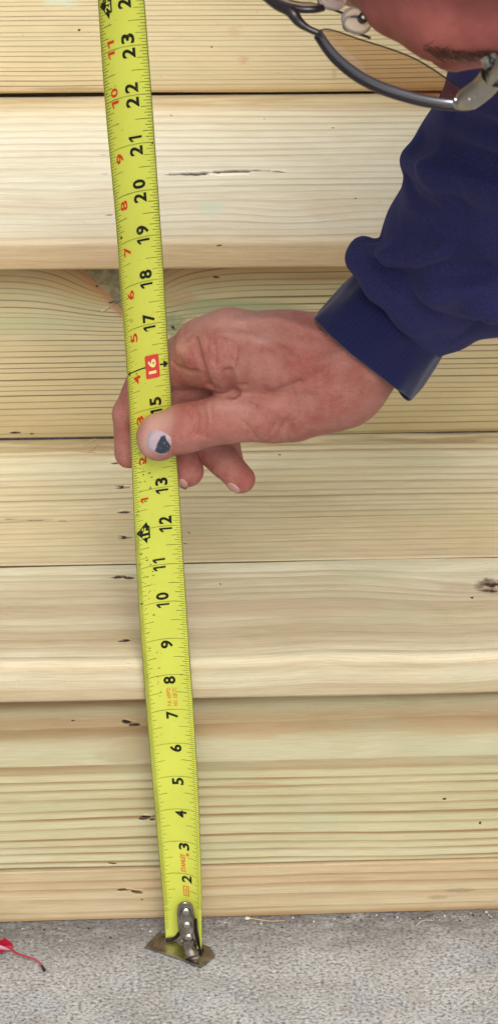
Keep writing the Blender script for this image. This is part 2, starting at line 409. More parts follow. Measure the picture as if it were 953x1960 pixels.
board('tread_board', rp,
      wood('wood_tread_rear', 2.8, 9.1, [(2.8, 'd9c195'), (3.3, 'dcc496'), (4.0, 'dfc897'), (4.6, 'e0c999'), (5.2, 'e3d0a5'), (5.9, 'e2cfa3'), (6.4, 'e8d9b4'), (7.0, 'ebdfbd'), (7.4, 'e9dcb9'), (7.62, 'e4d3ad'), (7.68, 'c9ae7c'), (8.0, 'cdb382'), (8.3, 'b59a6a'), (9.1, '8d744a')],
           'b08a58', [(2.8, 4.5), (4.5, 6), (6, 3), (9.1, 2.5)], .55, .22, wseed=12.2, thin=.6, green=.16, pink=.12, fuzz=.35, edge=(7.692, 'b1976a', .9), dark_edge=2.86, tint=(.97, .995, .95),
           stains_shade=[(*onz(50, 994, ZT1), .9, .07, '9c7f58', .5), (*onz(640, 905, ZT1), 3, .3, 'dcc48f', .5)]),
      steps, [tf(236, 932, ZT1, 0, 32, 4, .08, .06), tf(228, 929, ZT1, 0, 20, 3, .05, -.2), tf(238, 978, ZT1, 0, 28, 5, .08, .05), tf(241, 1027, ZT1, 0, 30, 5, .1, .1), tf(234, 1024, ZT1, 0, 18, 3, .05, -.15), tf(222, 885, ZT1, 0, 22, 4, .06, .1),
              tf(354, 1038, ZT1, 0, 10, 2, .04, -.6), tf(362, 1018, ZT1, 0, 7, 2, .03, -.8), tf(535, 869, ZT1, 0, 7, 4, .05), tf(20, 992, ZT1, 0, 30, 2, .03), tf(70, 994, ZT1, 0, 40, 2, .03), tf(120, 995, ZT1, 0, 24, 2, .03)],
      raise_=[tf(240, 974, ZT1, 0, 24, 3, .025, .05), tf(244, 929, ZT1, 0, 24, 3, .025)])
# middle riser with a knot swirl behind the tape
kx, kz = ony(232, 560, YR2+.0)
board('riser_board', upright_profile(YR2, ZT1-.035, ZB2+.3, 1.4, .05),
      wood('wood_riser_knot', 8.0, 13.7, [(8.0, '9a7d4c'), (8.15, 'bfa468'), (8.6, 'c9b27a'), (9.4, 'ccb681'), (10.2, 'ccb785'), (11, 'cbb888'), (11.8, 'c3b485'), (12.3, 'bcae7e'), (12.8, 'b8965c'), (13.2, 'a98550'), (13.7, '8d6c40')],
           '6b5530', [(8, 5.6), (11, 6.5), (12.3, 6), (13.7, 5.5)], .85, .10, wseed=15.9, thin=.84, green=.35, pink=.1, fuzz=.3, linevar=.6, fine=.55, val=1.06, diag=(ony(160, 522, YR2), ony(246, 604, YR2)),
           bumps=[(kx+.15, kz+.3, 1.35, .9, .95), (kx+1.2, kz+.2, .7, .6, -.15)],
           stains_shade=[
                   (ony(222, 572, YR2)[0], ony(222, 572, YR2)[1], .12, .09, '5d8f83', .9), (ony(430, 588, YR2)[0], ony(430, 588, YR2)[1], 2.0, .28, '8d9668', .75), (ony(335, 622, YR2)[0], ony(335, 622, YR2)[1], .28, .34, '7f8a5f', .8),
                   (ony(345, 570, YR2)[0], ony(345, 570, YR2)[1], .4, .3, 'b48a52', .6), (ony(60, 620, YR2)[0], ony(60, 620, YR2)[1], 2.2, .3, 'a7ac80', .5), (ony(700, 530, YR2)[0], ony(700, 530, YR2)[1], 2.5, .12, 'a07a45', .6)]),
      steps, [rf(414, 531, YR2, 12, 3.5, .06, -.1), rf(214, 578, YR2, 13, 3, .06, .5), rf(332, 628, YR2, 4, 9, .06, .4), rf(30, 829, YR2, 20, 4, .05), rf(62, 831, YR2, 8, 4, .04), rf(186, 548, YR2, 5, 4, .04)],
      raise_=[rf(222, 575, YR2, 20, 10, .05, .4), rf(205, 590, YR2, 24, 4, .04, .6)])
# upper tread and the riser above it, with the open dark gap between
up = flat_board_profile(YN2, 15.3, ZT2, ZB2, .12, (.85, .10), .08)
cx, cy_ = onz(432, 329, ZT2)
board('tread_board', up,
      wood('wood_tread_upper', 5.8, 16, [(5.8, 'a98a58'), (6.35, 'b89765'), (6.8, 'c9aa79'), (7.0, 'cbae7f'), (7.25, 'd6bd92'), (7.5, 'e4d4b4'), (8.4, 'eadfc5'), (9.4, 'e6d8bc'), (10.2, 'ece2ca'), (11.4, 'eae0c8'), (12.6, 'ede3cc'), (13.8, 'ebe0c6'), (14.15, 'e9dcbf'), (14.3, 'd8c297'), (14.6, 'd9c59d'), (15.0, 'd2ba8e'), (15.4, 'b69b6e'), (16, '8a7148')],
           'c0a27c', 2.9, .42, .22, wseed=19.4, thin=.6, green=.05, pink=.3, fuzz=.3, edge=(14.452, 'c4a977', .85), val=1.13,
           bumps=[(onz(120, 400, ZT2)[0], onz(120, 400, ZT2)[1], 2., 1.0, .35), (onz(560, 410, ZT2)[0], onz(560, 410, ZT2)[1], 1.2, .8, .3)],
           stains_shade=[(*onz(400, 395, ZT2), .4, .5, 'c2d0b4', .5), (*onz(640, 405, ZT2), 1.0, .5, 'd3b88e', .45)]),
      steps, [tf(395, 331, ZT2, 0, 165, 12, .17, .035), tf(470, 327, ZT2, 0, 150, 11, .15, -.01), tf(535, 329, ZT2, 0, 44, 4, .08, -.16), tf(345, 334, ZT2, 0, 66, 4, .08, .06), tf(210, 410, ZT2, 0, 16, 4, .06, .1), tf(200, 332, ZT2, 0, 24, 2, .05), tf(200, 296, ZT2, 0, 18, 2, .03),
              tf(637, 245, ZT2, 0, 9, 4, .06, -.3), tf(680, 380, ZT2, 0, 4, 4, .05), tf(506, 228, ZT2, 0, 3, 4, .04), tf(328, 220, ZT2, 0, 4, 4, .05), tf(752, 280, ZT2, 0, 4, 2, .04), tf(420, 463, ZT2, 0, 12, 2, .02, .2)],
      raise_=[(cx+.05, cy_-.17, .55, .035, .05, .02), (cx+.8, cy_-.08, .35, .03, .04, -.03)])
zr3 = ony(355, 176, YR3)[1]
board('riser_board', upright_profile(YR3, zr3-.03, zr3+6.0, 1.4, .06),
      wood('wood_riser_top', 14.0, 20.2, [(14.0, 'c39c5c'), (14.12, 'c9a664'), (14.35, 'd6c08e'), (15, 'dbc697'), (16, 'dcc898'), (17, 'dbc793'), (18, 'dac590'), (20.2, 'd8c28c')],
           '7f6a42', 7.4, .8, .10, wseed=23.7, thin=.84, green=.2, pink=.12, fuzz=.25, linevar=.6, fine=.5, val=1.1,
           stains_shade=[(*ony(450, 60, YR3), .25, .2, 'cfa377', .5), (*ony(465, 115, YR3), .15, .15, 'cb9468', .5), (*ony(640, 138, YR3), .09, .18, 'b69a6a', .6), (*ony(120, 6, YR3), .5, .1, 'c5d6c4', .6), (*ony(140, 170, YR3), 1.2, .06, '9b8255', .7)]),
      steps, [rf(152, 58, YR3, 5, 4, .04), rf(405, 90, YR3, 3, 3, .03), rf(270, 168, YR3, 8, 3, .03)])
# unseen timber behind the treads; last box added to keep the gap dark
me_, q_ = [], []
def box(x0, x1, y0, y1, z0, z1):
    V = [(x, y, z) for x in (x0, x1) for y in (y0, y1) for z in (z0, z1)]
    return V, [(0, 1, 3, 2), (4, 6, 7, 5), (0, 4, 5, 1), (2, 3, 7, 6), (0, 2, 6, 4), (1, 5, 7, 3)]
strm = wood('wood_stringer', -1, 20, [(0, 'b89b68'), (19, 'b89b68')], '8d7048', 3., .4)
for sx in (-13.5, 14.5):
    V, Q = box(sx, sx+1.5, 1.45, YR3+1.3, .02, 6.2); mesh_obj('stringer', V, Q, strm, steps, False)
V, Q = box(X0+1, X1-1, YR2+1.5, YR3+1.4, ZT1+.2, 13.2); mesh_obj('stringer_block', V, Q, strm, steps, False)
V, Q = box(X0, X1, 16.7, 18.2, 12.4, 15.2); mesh_obj('gap_backing', V, Q, strm, steps, False)

# ------------------------------------------------------------------ concrete slab
CM = Mat('concrete', rough=.88, spec=.25)
ox, oy, oz = CM.obj()
big = CM.noise(ox*.45, oy*.7, 0., detail=4., rough=.6)
col = CM.mix(big.smooth(.3, .7), lin('a3a09d'), lin('bebcba'))
tint = CM.noise(ox*.8+9, oy*1.1, 4., detail=3.)
col = CM.mix(tint.smooth(.5, .75, 0., .35), col, lin('aaa297'))
tint2 = CM.noise(ox*.7+29, oy*.9, 4., detail=3.)
col = CM.mix(tint2.smooth(.5, .75, 0., .3), col, lin('a3adbd'))
gr = CM.noise(ox*11, oy*15, 0., detail=4., rough=.7)
col = CM.mix(gr.smooth(.36, .52, .9, 0.), col, lin('625e5b'))
col = CM.mix(gr.smooth(.55, .68, 0., .85), col, lin('d9dadd'))
pit = CM.noise(ox*13+4, oy*19, 2., detail=2., rough=.6)
col = CM.mix(pit.smooth(.63, .72, 0., .8), col, lin('3f3b37'))
dark_edge = CM.noise(ox*1.3, oy*3.5, 7., detail=4., rough=.7)
foot_dark = (oy*-1.).smooth(.0, 2.0, 1., 0.)*dark_edge.smooth(.3, .6, .5, 1.)      # darker towards the timber foot, broken up by noise
col = CM.mix(foot_dark*.72, col, lin('544f4b'))
for (px, py, rx, ry, c, k) in ((605, 1815, .3, .12, '8a6a5a', .35), (795, 1900, .25, .12, 'b39c78', .35), (735, 1850, .8, .3, 'a89c90', .3), (510, 1800, .5, .2, '857a70', .3)):
    x, y = onz(px, py, 0); dx = (ox-x)/rx; dy = (oy-y)/ry
    col = CM.mix((dx*dx+dy*dy+(CM.noise(dx*1.3, dy*1.3, px, detail=4., rough=.7)-.5)*3.5).smooth(-.2, 1.0, k*.7, 0.), col, lin(c))
CM.link(col, 'Base Color')
CM.bump(gr*1.+pit*-.5+CM.noise(ox*4, oy*4, 0., detail=3.)*1.2, .7, .05)
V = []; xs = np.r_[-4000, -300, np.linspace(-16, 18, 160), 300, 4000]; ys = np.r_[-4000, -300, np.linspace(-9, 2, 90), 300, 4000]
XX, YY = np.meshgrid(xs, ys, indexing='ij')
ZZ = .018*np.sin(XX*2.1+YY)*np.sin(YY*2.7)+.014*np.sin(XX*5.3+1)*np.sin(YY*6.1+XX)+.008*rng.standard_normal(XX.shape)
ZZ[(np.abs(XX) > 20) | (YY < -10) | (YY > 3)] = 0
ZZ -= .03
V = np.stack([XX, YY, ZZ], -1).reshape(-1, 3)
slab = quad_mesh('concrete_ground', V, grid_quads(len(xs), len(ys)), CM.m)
slab['kind'] = 'structure'

# ------------------------------------------------------------------ tape measure
RX = [(0, 386, 1818), (1, 386, 1750), (2, 386, 1684), (3, 384, 1620), (4, 382, 1556), (5, 379, 1491), (6, 375, 1426), (7, 371, 1360), (8, 366, 1293), (9, 361.5, 1223), (10, 357, 1151), (11, 352, 1079), (12, 347.5, 1005),
      (13, 343, 929), (14, 336.5, 853), (15, 329, 775), (16, 324.5, 696), (17, 319, 616), (18, 314.5, 533), (19, 309, 449), (20, 303, 362), (21, 297, 272), (22, 290.5, 179), (23, 283.5, 85), (24, 276, -11), (26, 261, -206), (30, 230, -610)]
LX = [(-1000, 112), (-200, 175), (0, 188), (85, 193.5), (185, 200.5), (271, 208), (363, 217), (449, 224.5), (532, 230), (616, 236.5), (696, 242.5), (775, 247.5), (850, 251), (929, 254), (1006, 257.5), (1078, 261), (1150, 265), (1223, 270),
      (1293, 275), (1360, 280.5), (1425, 286), (1492, 291.5), (1556, 297.5), (1620, 303), (1682, 308.5), (1747, 314), (1800, 317), (1900, 321)]
DY = [(0, -20), (3, -5), (5, 2), (7, 7), (9, 10), (12, 14), (16, 22), (18, 24), (23, 20), (30, 20)]
SAG = [(0, .15), (3, .14), (6, .11), (10, .10), (12.5, .07), (14, .02), (16, .09), (19, .12), (23, .13), (30, .13)]
Sk = np.arange(0, 30.01, .125)
RXa = np.array(RX, float); LXa = np.array(LX, float); DYa = np.array(DY, float); SAGa = np.array(SAG, float)
EL, ER, EN = [], [], []
for s in Sk:
    ry = np.interp(s, RXa[:, 0], RXa[:, 2]); rx = np.interp(s, RXa[:, 0], RXa[:, 1])
    ly = ry+np.interp(s, DYa[:, 0], DYa[:, 1]); lx = np.interp(ly, LXa[:, 0], LXa[:, 1])
    yp = -1.1+.07*max(0, 1-s/4)
    T = np.array([-.055, 0, 1.])
    def g(d):
        a = at(lx, ly, 1, yp-d); b = at(rx, ry, 1, yp+d); return (a-b)@T, a, b
    g0, g1 = g(0)[0], g(.1)[0]; d = -g0*.1/(g1-g0)
    _, a, b = g(d); EL.append(a); ER.append(b)
EL = np.array(EL); ER = np.array(ER)
k = np.ones(9)/9
def sm(A): return np.stack([np.convolve(np.pad(A[:, i], 4, mode='reflect', reflect_type='odd'), k, 'valid') for i in range(3)], 1)
EL, ER = sm(EL), sm(ER)
Tn = np.gradient((EL+ER)/2, axis=0); Tn /= np.linalg.norm(Tn, axis=1)[:, None]
EN = np.cross(ER-EL, Tn); EN /= np.linalg.norm(EN, axis=1)[:, None]      # towards the stairs or the camera
EN *= np.sign(EN[:, 1:2])*-1                                              # make it face the camera (negative y)
def blade(s, w, lift=0.):
    s = np.clip(np.asarray(s, float), 0, 30); i = np.minimum((s/.125).astype(int), len(Sk)-2); f = (s/.125-i)[..., None]
    w = np.asarray(w, float)[..., None]
    L = EL[i]*(1-f)+EL[i+1]*f; R = ER[i]*(1-f)+ER[i+1]*f; N = EN[i]*(1-f)+EN[i+1]*f
    sag = np.interp(s, SAGa[:, 0], SAGa[:, 1])[..., None]
    c = 1-(2*w-1)**2
    return L*(1-w)+R*w-N*sag*c+N*np.asarray(lift, float)[..., None] if np.ndim(lift) else L*(1-w)+R*w-N*sag*c+N*lift
WID = float(np.mean(np.linalg.norm(EL-ER, axis=1)[40:180]))
p0 = blade(0., .5)
tape = empty('tape_measure', (p0[0], p0[1], 0.))
tag(tape, 'yellow steel measuring tape held upright with its metal hook on the concrete', 'tape measure')
YM = Mat('blade_yellow', rough=.38, spec=.4)
ox, oy, oz = YM.obj()
yc = YM.mix(YM.noise(ox*1.2, oy, oz*.5, detail=3.).smooth(.35, .7), lin('d1d655'), lin('cbd052'))
sc = YM.noise(ox*9, oy, oz*9, detail=3., rough=.7)
wornzone = YM.noise(ox*.7, oy, oz*.35, detail=2.).smooth(.46, .66)
yc = YM.mix(sc.smooth(.64, .72)*wornzone*.6, yc, lin('8a8440'))
yc = YM.mix(YM.noise(ox*22, oy, oz*16, detail=1.).smooth(.76, .79)*.8, yc, lin('6d6a30'))
YM.link(yc, 'Base Color'); YM.link(YM.noise(ox*3, oy, oz*3, detail=3.).smooth(.3, .7, .3, .46), 'Roughness')
BK = Mat('print_black', rough=.45, base=lin('16180f'))
ox, oy, oz = BK.obj(); BK.link(BK.mix(BK.noise(ox*14, oy, oz*14, detail=3., rough=.7).smooth(.58, .68)*.55, lin('17190f'), lin('7d7f35')), 'Base Color')
TK = Mat('print_tick', rough=.45); ox, oy, oz = TK.obj()
TK.link(TK.mix(TK.noise(ox*2, oy, oz*1.2, detail=3.).smooth(.35, .65), lin('4d5022'), lin('888c3c')), 'Base Color')
RD = Mat('print_red', rough=.45, base=lin('cf3a1e'))
RB = Mat('print_red_box', rough=.45, base=lin('d4463c'))
OR = Mat('print_orange', rough=.5, base=lin('d8743a'))
ST = Mat('steel_edge', rough=.4, base=lin('6b6a38'))
ws = np.linspace(0, 1, 13)
def strip_grid(ss, w_, lift=0.):
    SS, WW = np.meshgrid(ss, w_, indexing='ij'); return blade(SS, WW, lift).reshape(-1, 3), grid_quads(len(ss), len(w_))
Vf, Qf = strip_grid(Sk, ws, 0.); Vb, _ = strip_grid(Sk, ws, -.014)
n0 = len(Vf); nw = len(ws)
Q = Qf.tolist()+[[q[0]+n0, q[3]+n0, q[2]+n0, q[1]+n0] for q in Qf.tolist()]
for i in range(len(Sk)-1):
    for j in (0, nw-1):
        a, b = i*nw+j, (i+1)*nw+j; Q.append([a, b, b+n0, a+n0])
for i in (0, len(Sk)-1):
    for j in range(nw-1): a, b = i*nw+j, i*nw+j+1; Q.append([a, b, b+n0, a+n0])
mesh_obj('blade', np.vstack([Vf, Vb]), Q, YM.m, tape)
# bare darker line along both edges
for w0, w1 in ((.0, .012), (.986, 1.)):
    V, Q = strip_grid(Sk, np.array([w0, w1]), .003); quad_mesh('edge_line', V, Q, ST.m, tape)
LIFT = .005
def strips(name, lst, mat, parent=tape, nseg=5):          # lst: (s, w0, w1, thickness in inches); a shallow bow is given by the blade itself
    V, Q = [], []
    for s, w0, w1, th in lst:
        wv = np.linspace(w0, w1, nseg if abs(w1-w0) > .25 else 3)
        a = blade(np.full_like(wv, s-th/2), wv, LIFT); b = blade(np.full_like(wv, s+th/2), wv, LIFT)
        o = len(V); n = len(wv); V += a.tolist()+b.tolist()
        Q += [[o+i, o+i+1, o+n+i+1, o+n+i] for i in range(n-1)]
    return mesh_obj(name, V, Q, mat, parent)
big_, tk = [], []
for i in range(1, 27):
    big_.append((i, .0, 1., .012))
for k_ in range(14, 27*16):
    s = k_/16
    if k_ % 16 == 0: continue
    r = k_ % 16; ln = .34 if r == 8 else .215 if r % 4 == 0 else .16 if r % 2 == 0 else .11
    th = .013
    if s > 1.1: tk.append((s, 1-ln, .985, th))
    ln2 = .30 if r == 8 else .2 if r % 4 == 0 else .15 if r % 2 == 0 else .11
    tk.append((s, .015, ln2, th))
for k_ in range(10, 12*32):
    if k_ % 2: tk.append((k_/32, .015, .09, .011))
for b in big_:
    if b[0] not in (1, 16): strips('inch_line', [b], TK.m)
o = strips('graduation_marks', tk, TK.m); o['kind'] = 'stuff'
# numbers: glyph tops point to the left edge, reading upwards
_txt = {}
def glyphs(txt, offset):
    if (txt, offset) in _txt: return _txt[(txt, offset)]
    c = bpy.data.curves.new('lettering', 'FONT'); c.body = txt; c.align_x = 'LEFT'; c.resolution_u = 3; c.offset = offset
    o = bpy.data.objects.new('lettering', c); COL.objects.link(o)
    dg = bpy.context.evaluated_depsgraph_get(); me = bpy.data.meshes.new_from_object(o.evaluated_get(dg))
    V = np.array([v.co[:2] for v in me.vertices]); Fs = [list(p.vertices) for p in me.polygons]
    bpy.data.objects.remove(o); bpy.data.meshes.remove(me); bpy.data.curves.remove(c)
    V = V-V.min(0); _txt[(txt, offset)] = (V, Fs); return V, Fs
def write(name, txt, s0, s1, w0, w1, mat, offset=.03, lift=LIFT+.002, parent=tape, skew=0.):
    """text fills s0..s1 along the blade, glyph tops at w0, feet at w1"""
    V, Fs = glyphs(txt, offset); X_ = V/np.maximum(V.max(0), 1e-6)
    w = w1+(w0-w1)*X_[:, 1]; s = s0+(s1-s0)*X_[:, 0]+skew*(X_[:, 1]-.5)
    return mesh_obj(name, blade(s, w, lift), Fs, mat, parent, False)
def figure_one(name, s0, s1, w0, w1, mat, lift=LIFT+.002, st=.42):
    p = [(1-st, 0), (1, 0), (1, 1), (.62, 1), (0, .8), (0, .62), (1-st, .78)]
    P = np.array([(s0+(s1-s0)*x, w1+(w0-w1)*y) for x, y in p])
    return mesh_obj(name, blade(P[:, 0], P[:, 1], lift), [(0, 1, 6), (1, 2, 6), (2, 3, 6), (3, 4, 6), (4, 5, 6)], mat, tape, False)
def figure(name, ch, *a, off=.032, **k):
    return figure_one(name, *a) if ch == '1' else write(name, ch, *a, off, **k)
def number(n, wc, wh=.29):
    w0, w1 = wc-wh/2, wc+wh/2
    if n < 10:
        write('inch_number', str(n), n-.265, n-.045, w0, w1, BK.m, .028)
    else:
        a, b = str(n)
        d1 = .2 if a != '1' else .115; d2 = .2 if b != '1' else .115
        figure('inch_digit', a, n-.045-d1, n-.045, w0, w1, BK.m)
        figure('inch_digit', b, n+.05, n+.05+d2, w0, w1, BK.m)
WC = {2: .60, 3: .585, 4: .565, 5: .55, 6: .56, 7: .54, 8: .54, 9: .54, 10: .515, 11: .49, 12: .67, 13: .635, 15: .64, 17: .63, 18: .63, 19: .63, 20: .63, 21: .625, 22: .625, 23: .625, 24: .61}
for n, wc in WC.items(): number(n, wc, .27 if n > 9 else .255)
write('inch_digit', '4', 13.80, 14.0, .5, .78, BK.m, .012)
# sixteen inch stud mark: red box, cream figures, arrows to both edges
def patch(name, s0, s1, w0, w1, mat, lift=LIFT+.001, ns=5, nw_=5, parent=tape, corner=0.):
    V, Q = strip_grid(np.linspace(s0, s1, ns), np.linspace(w0, w1, nw_), lift); return quad_mesh(name, V, Q, mat, parent)
def poly(name, pts, mat, lift=LIFT+.002, parent=tape):
    p = np.array(pts, float); c = p.mean(0); P = np.vstack([p, c]); n = len(p)
    return mesh_obj(name, blade(P[:, 0], P[:, 1], lift), [(i, (i+1) % n, n) for i in range(n)], mat, parent, False)
def rrect(s0, s1, w0, w1, r, rs):
    P = []
    for (cs, cw, a0) in ((s1-rs, w1-r, 0), (s0+rs, w1-r, 90), (s0+rs, w0+r, 180), (s1-rs, w0+r, 270)):
        for a in np.linspace(a0, a0+90, 5): P.append((cs+rs*math.cos(math.radians(a)), cw+r*math.sin(math.radians(a))))
    return P
poly('stud_mark', rrect(15.71, 16.27, .47, .785, .04, .04), RB.m, LIFT+.001)
CRM = Mat('print_cream', rough=.5, base=lin('efe6a0'))
write('stud_digit', '16', 15.82, 16.17, .535, .715, CRM.m, .03, LIFT+.004)
poly('arrow_mark', [(16.01, .985), (16.10, .88), (16.025, .88), (16.025, .80), (15.985, .80), (15.985, .88), (15.92, .88)], BK.m)
poly('arrow_mark', [(16.0, .02), (16.06, .085), (16.0, .07), (15.94, .085)], BK.m)
strips('stud_line', [(16.0, .05, .475, .03)], BK.m)
# red inches of the second foot
for n in range(1, 12):
    s = 12+n
    if n < 10: figure('foot_inch_number', str(n), s-.32, s-(.19 if n == 1 else .11), .165, .335, RD.m, off=.022)
    else:
        a, b = str(n); figure('foot_inch_digit', a, s-.17, s-.03, .165, .33, RD.m); figure('foot_inch_digit', b, s+.05, s+(.19 if b == '1' else .23), .165, .33, RD.m, off=.022)
# foot flags
for ft in (1, 2):
    s = 12*ft
    poly('foot_flag', [(s-.06, .04), (s+.10, .19), (s+.18, .27), (s+.09, .295), (s+.06, .335), (s-.26, .335), (s-.26, .28), (s-.38, .26), (s-.22, .16)], BK.m)
    write('foot_flag_lettering', '%dF' % ft, s-.22, s+.04, .165, .30, YM.m, .03, LIFT+.004)
write('red_lettering', "P.R. APP'D", 7.10, 7.63, .455, .545, OR.m, .012)
write('red_lettering', 'NO. 328 TC', 7.10, 7.63, .585, .675, OR.m, .012)
write('red_lettering', 'STANLEY', 2.05, 2.62, .475, .59, OR.m, .04)
poly('red_dot', [(2.60+.05*math.cos(a), .655+.045*math.sin(a)) for a in np.linspace(0, 6.28, 11)[:-1]], OR.m)
for a in ((1.33, 1.36, .5, .635), (1.60, 1.63, .5, .635), (1.33, 1.63, .49, .515), (1.33, 1.63, .62, .645)): patch('red_frame', *a, OR.m, ns=2, nw_=2)
write('red_lettering', 'USA', 1.39, 1.57, .535, .605, OR.m, .03)
# scuffs of worn paint
GR = Mat('scuff', rough=.6, base=lin('6b6b33')); sp = []
for q in range(70):
    s = rng.choice([13.2, 11.3, 10.6, 9.4, 8.2, 14.0])+rng.normal(0, .45); w = rng.uniform(.06, .45)
    a = rng.uniform(.006, .02); sp.append((s, w, a))
V, Q = [], []
for s, w, a in sp:
    o_ = len(V); l_ = a*rng.uniform(.5, 2.5); P = blade(np.array([s-a, s+a*.2, s+a, s-a*.3]), np.array([w, w-l_, w+a*.4, w+l_]), LIFT+.001)
    V += P.tolist(); Q.append([o_, o_+1, o_+2, o_+3])
mesh_obj('worn_specks', V, Q, GR.m, tape, False)['kind'] = 'stuff'
for s, w, a in ((19.14, .11, .035), (15.93, .24, .02), (13.72, .27, .025), (13.42, .25, .02), (15.55, .09, .015), (8.0, .79, .02), (20.98, .95, .02)):
    poly('ink_speck', [(s+a, w), (s+.2*a, w+a), (s-a, w+.3*a), (s-.4*a, w-a)], BK.m, LIFT+.002)
# end hook
HK = Mat('hook_steel', rough=.22, metal=1., base=lin('b3a590')); ox, oy, oz = HK.obj()
HK.link(HK.noise(ox*5, oy*5, oz*5, detail=3.).smooth(.3, .7, .16, .38), 'Roughness')
HK.link(HK.mix(HK.noise(ox*3, oy*3, oz*3, detail=4.).smooth(.4, .65), lin('a8a29a'), lin('837a6e')), 'Base Color')
RV = Mat('rivet_steel', rough=.18, metal=1., base=lin('b4b2aa'))
RBK = Mat('black_outline', rough=.5, base=lin('0e0e0e'))
hook = None
def solid_poly(name, top, thick, mat, parent, bev=0.):
    P = np.array(top, float); n = len(P); nrm = np.cross(P[1]-P[0], P[2]-P[0]); nrm /= np.linalg.norm(nrm)
    if nrm@(CP-P[0]) < 0: nrm = -nrm
    c = P.mean(0); R2 = c+(P-c)*.97+nrm*0
    V = np.vstack([P-nrm*thick, P-nrm*thick*.25, R2]); Fs = [list(range(n))[::-1], [2*n+i for i in range(n)]]
    for a in (0, n):
        for i in range(n): Fs.append([a+i, a+(i+1) % n, a+n+(i+1) % n, a+n+i])
    return mesh_obj(name, V, Fs, mat, parent, False)
lip_px = [(277, 1811), (290, 1797), (306, 1782), (322, 1792), (350, 1812), (372, 1816), (388, 1806), (402, 1812), (412, 1826), (402, 1838), (384, 1850), (366, 1843), (345, 1834), (318, 1826), (296, 1818)]
hook = solid_poly('hook', [at(px, py, 2, .045) for px, py in lip_px], .06, HK.m, tape)
# the strap riveted up the middle of the blade: a rim round a recessed channel
def on_blade(px, py, off):                       # a pixel lifted off the blade plane towards the camera
    return at(px, py, 1, -1.03-off)
CL = [(355, 1735), (356, 1745), (358, 1762), (360, 1780), (364, 1800), (369, 1818)]
def strap_outline(hw, y0):
    L, R = [], []
    for px, py in CL:
        if py < y0: continue
        hx = hw*(1+.0*(py-1735)/80)
        L.append((px-hx, py)); R.append((px+hx, py))
    top = [(CL[0][0]+hw*math.cos(math.radians(a)), y0-hw*.8*math.sin(math.radians(a))) for a in np.linspace(180, 0, 9)]
    return top+R[0:]+L[0:][::-1]
base = strap_outline(15, 1741)
solid_poly('hook_strap', [on_blade(px, py, .09+(.03 if py > 1790 else 0)) for px, py in base], .07, HK.m, hook)
rim = spline([on_blade(px, py, .13) for px, py in [(348, 1800), (345, 1785), (343, 1765), (342, 1745), (345, 1734), (354, 1728), (365, 1733), (369, 1746), (371, 1765), (374, 1785), (381, 1806), (388, 1822)]], 46)
V, Q = tube(rim, .036, 8); mesh_obj('hook_rim', V, Q, HK.m, hook)
V, Q = tube(spline([on_blade(px, py, .12) for px, py in [(318, 1799), (328, 1798), (337, 1794), (343, 1786)]], 14), [.045]*14, 8); mesh_obj('hook_outline', V, Q, RBK.m, hook)  # black tubes added to stand for the dark gap lines round the hook
V, Q = tube(spline([on_blade(px, py, .13) for px, py in [(373, 1760), (375, 1783), (381, 1806), (387, 1820)]], 14), .05, 8); mesh_obj('hook_outline', V, Q, RBK.m, hook)
def dome(name, c, r, n, mat, parent, h=.6):
    n = np.asarray(n)/np.linalg.norm(n); a = np.cross(n, [0.1, .2, 1.]); a /= np.linalg.norm(a); b = np.cross(n, a); V = []
    for i in range(6):
        t = i/5*math.pi/2
        for k in range(14):
            q = 2*math.pi*k/14; V.append(c+(a*math.cos(q)+b*math.sin(q))*r*math.cos(t)+n*r*h*math.sin(t))
    return mesh_obj(name, V, grid_quads(6, 14, True).tolist()+[[70+k for k in range(14)]], mat, parent)
ndir = (CP-p0)/np.linalg.norm(CP-p0)
for px, py in ((356, 1744), (358, 1770), (361, 1793)):
    dome('rivet', on_blade(px, py, .1), .11, ndir*.6+np.array([0, -.4, 0]), RV.m, hook, .55)
V, Q = tube(spline([on_blade(359, 1796, .12), on_blade(362, 1810, .16), at(366, 1824, 2, .14), at(369, 1834, 2, .07)], 16), np.linspace(.13, .17, 16), 14, flat=(CF, .55)); mesh_obj('hook_bend', V, Q, HK.m, hook)

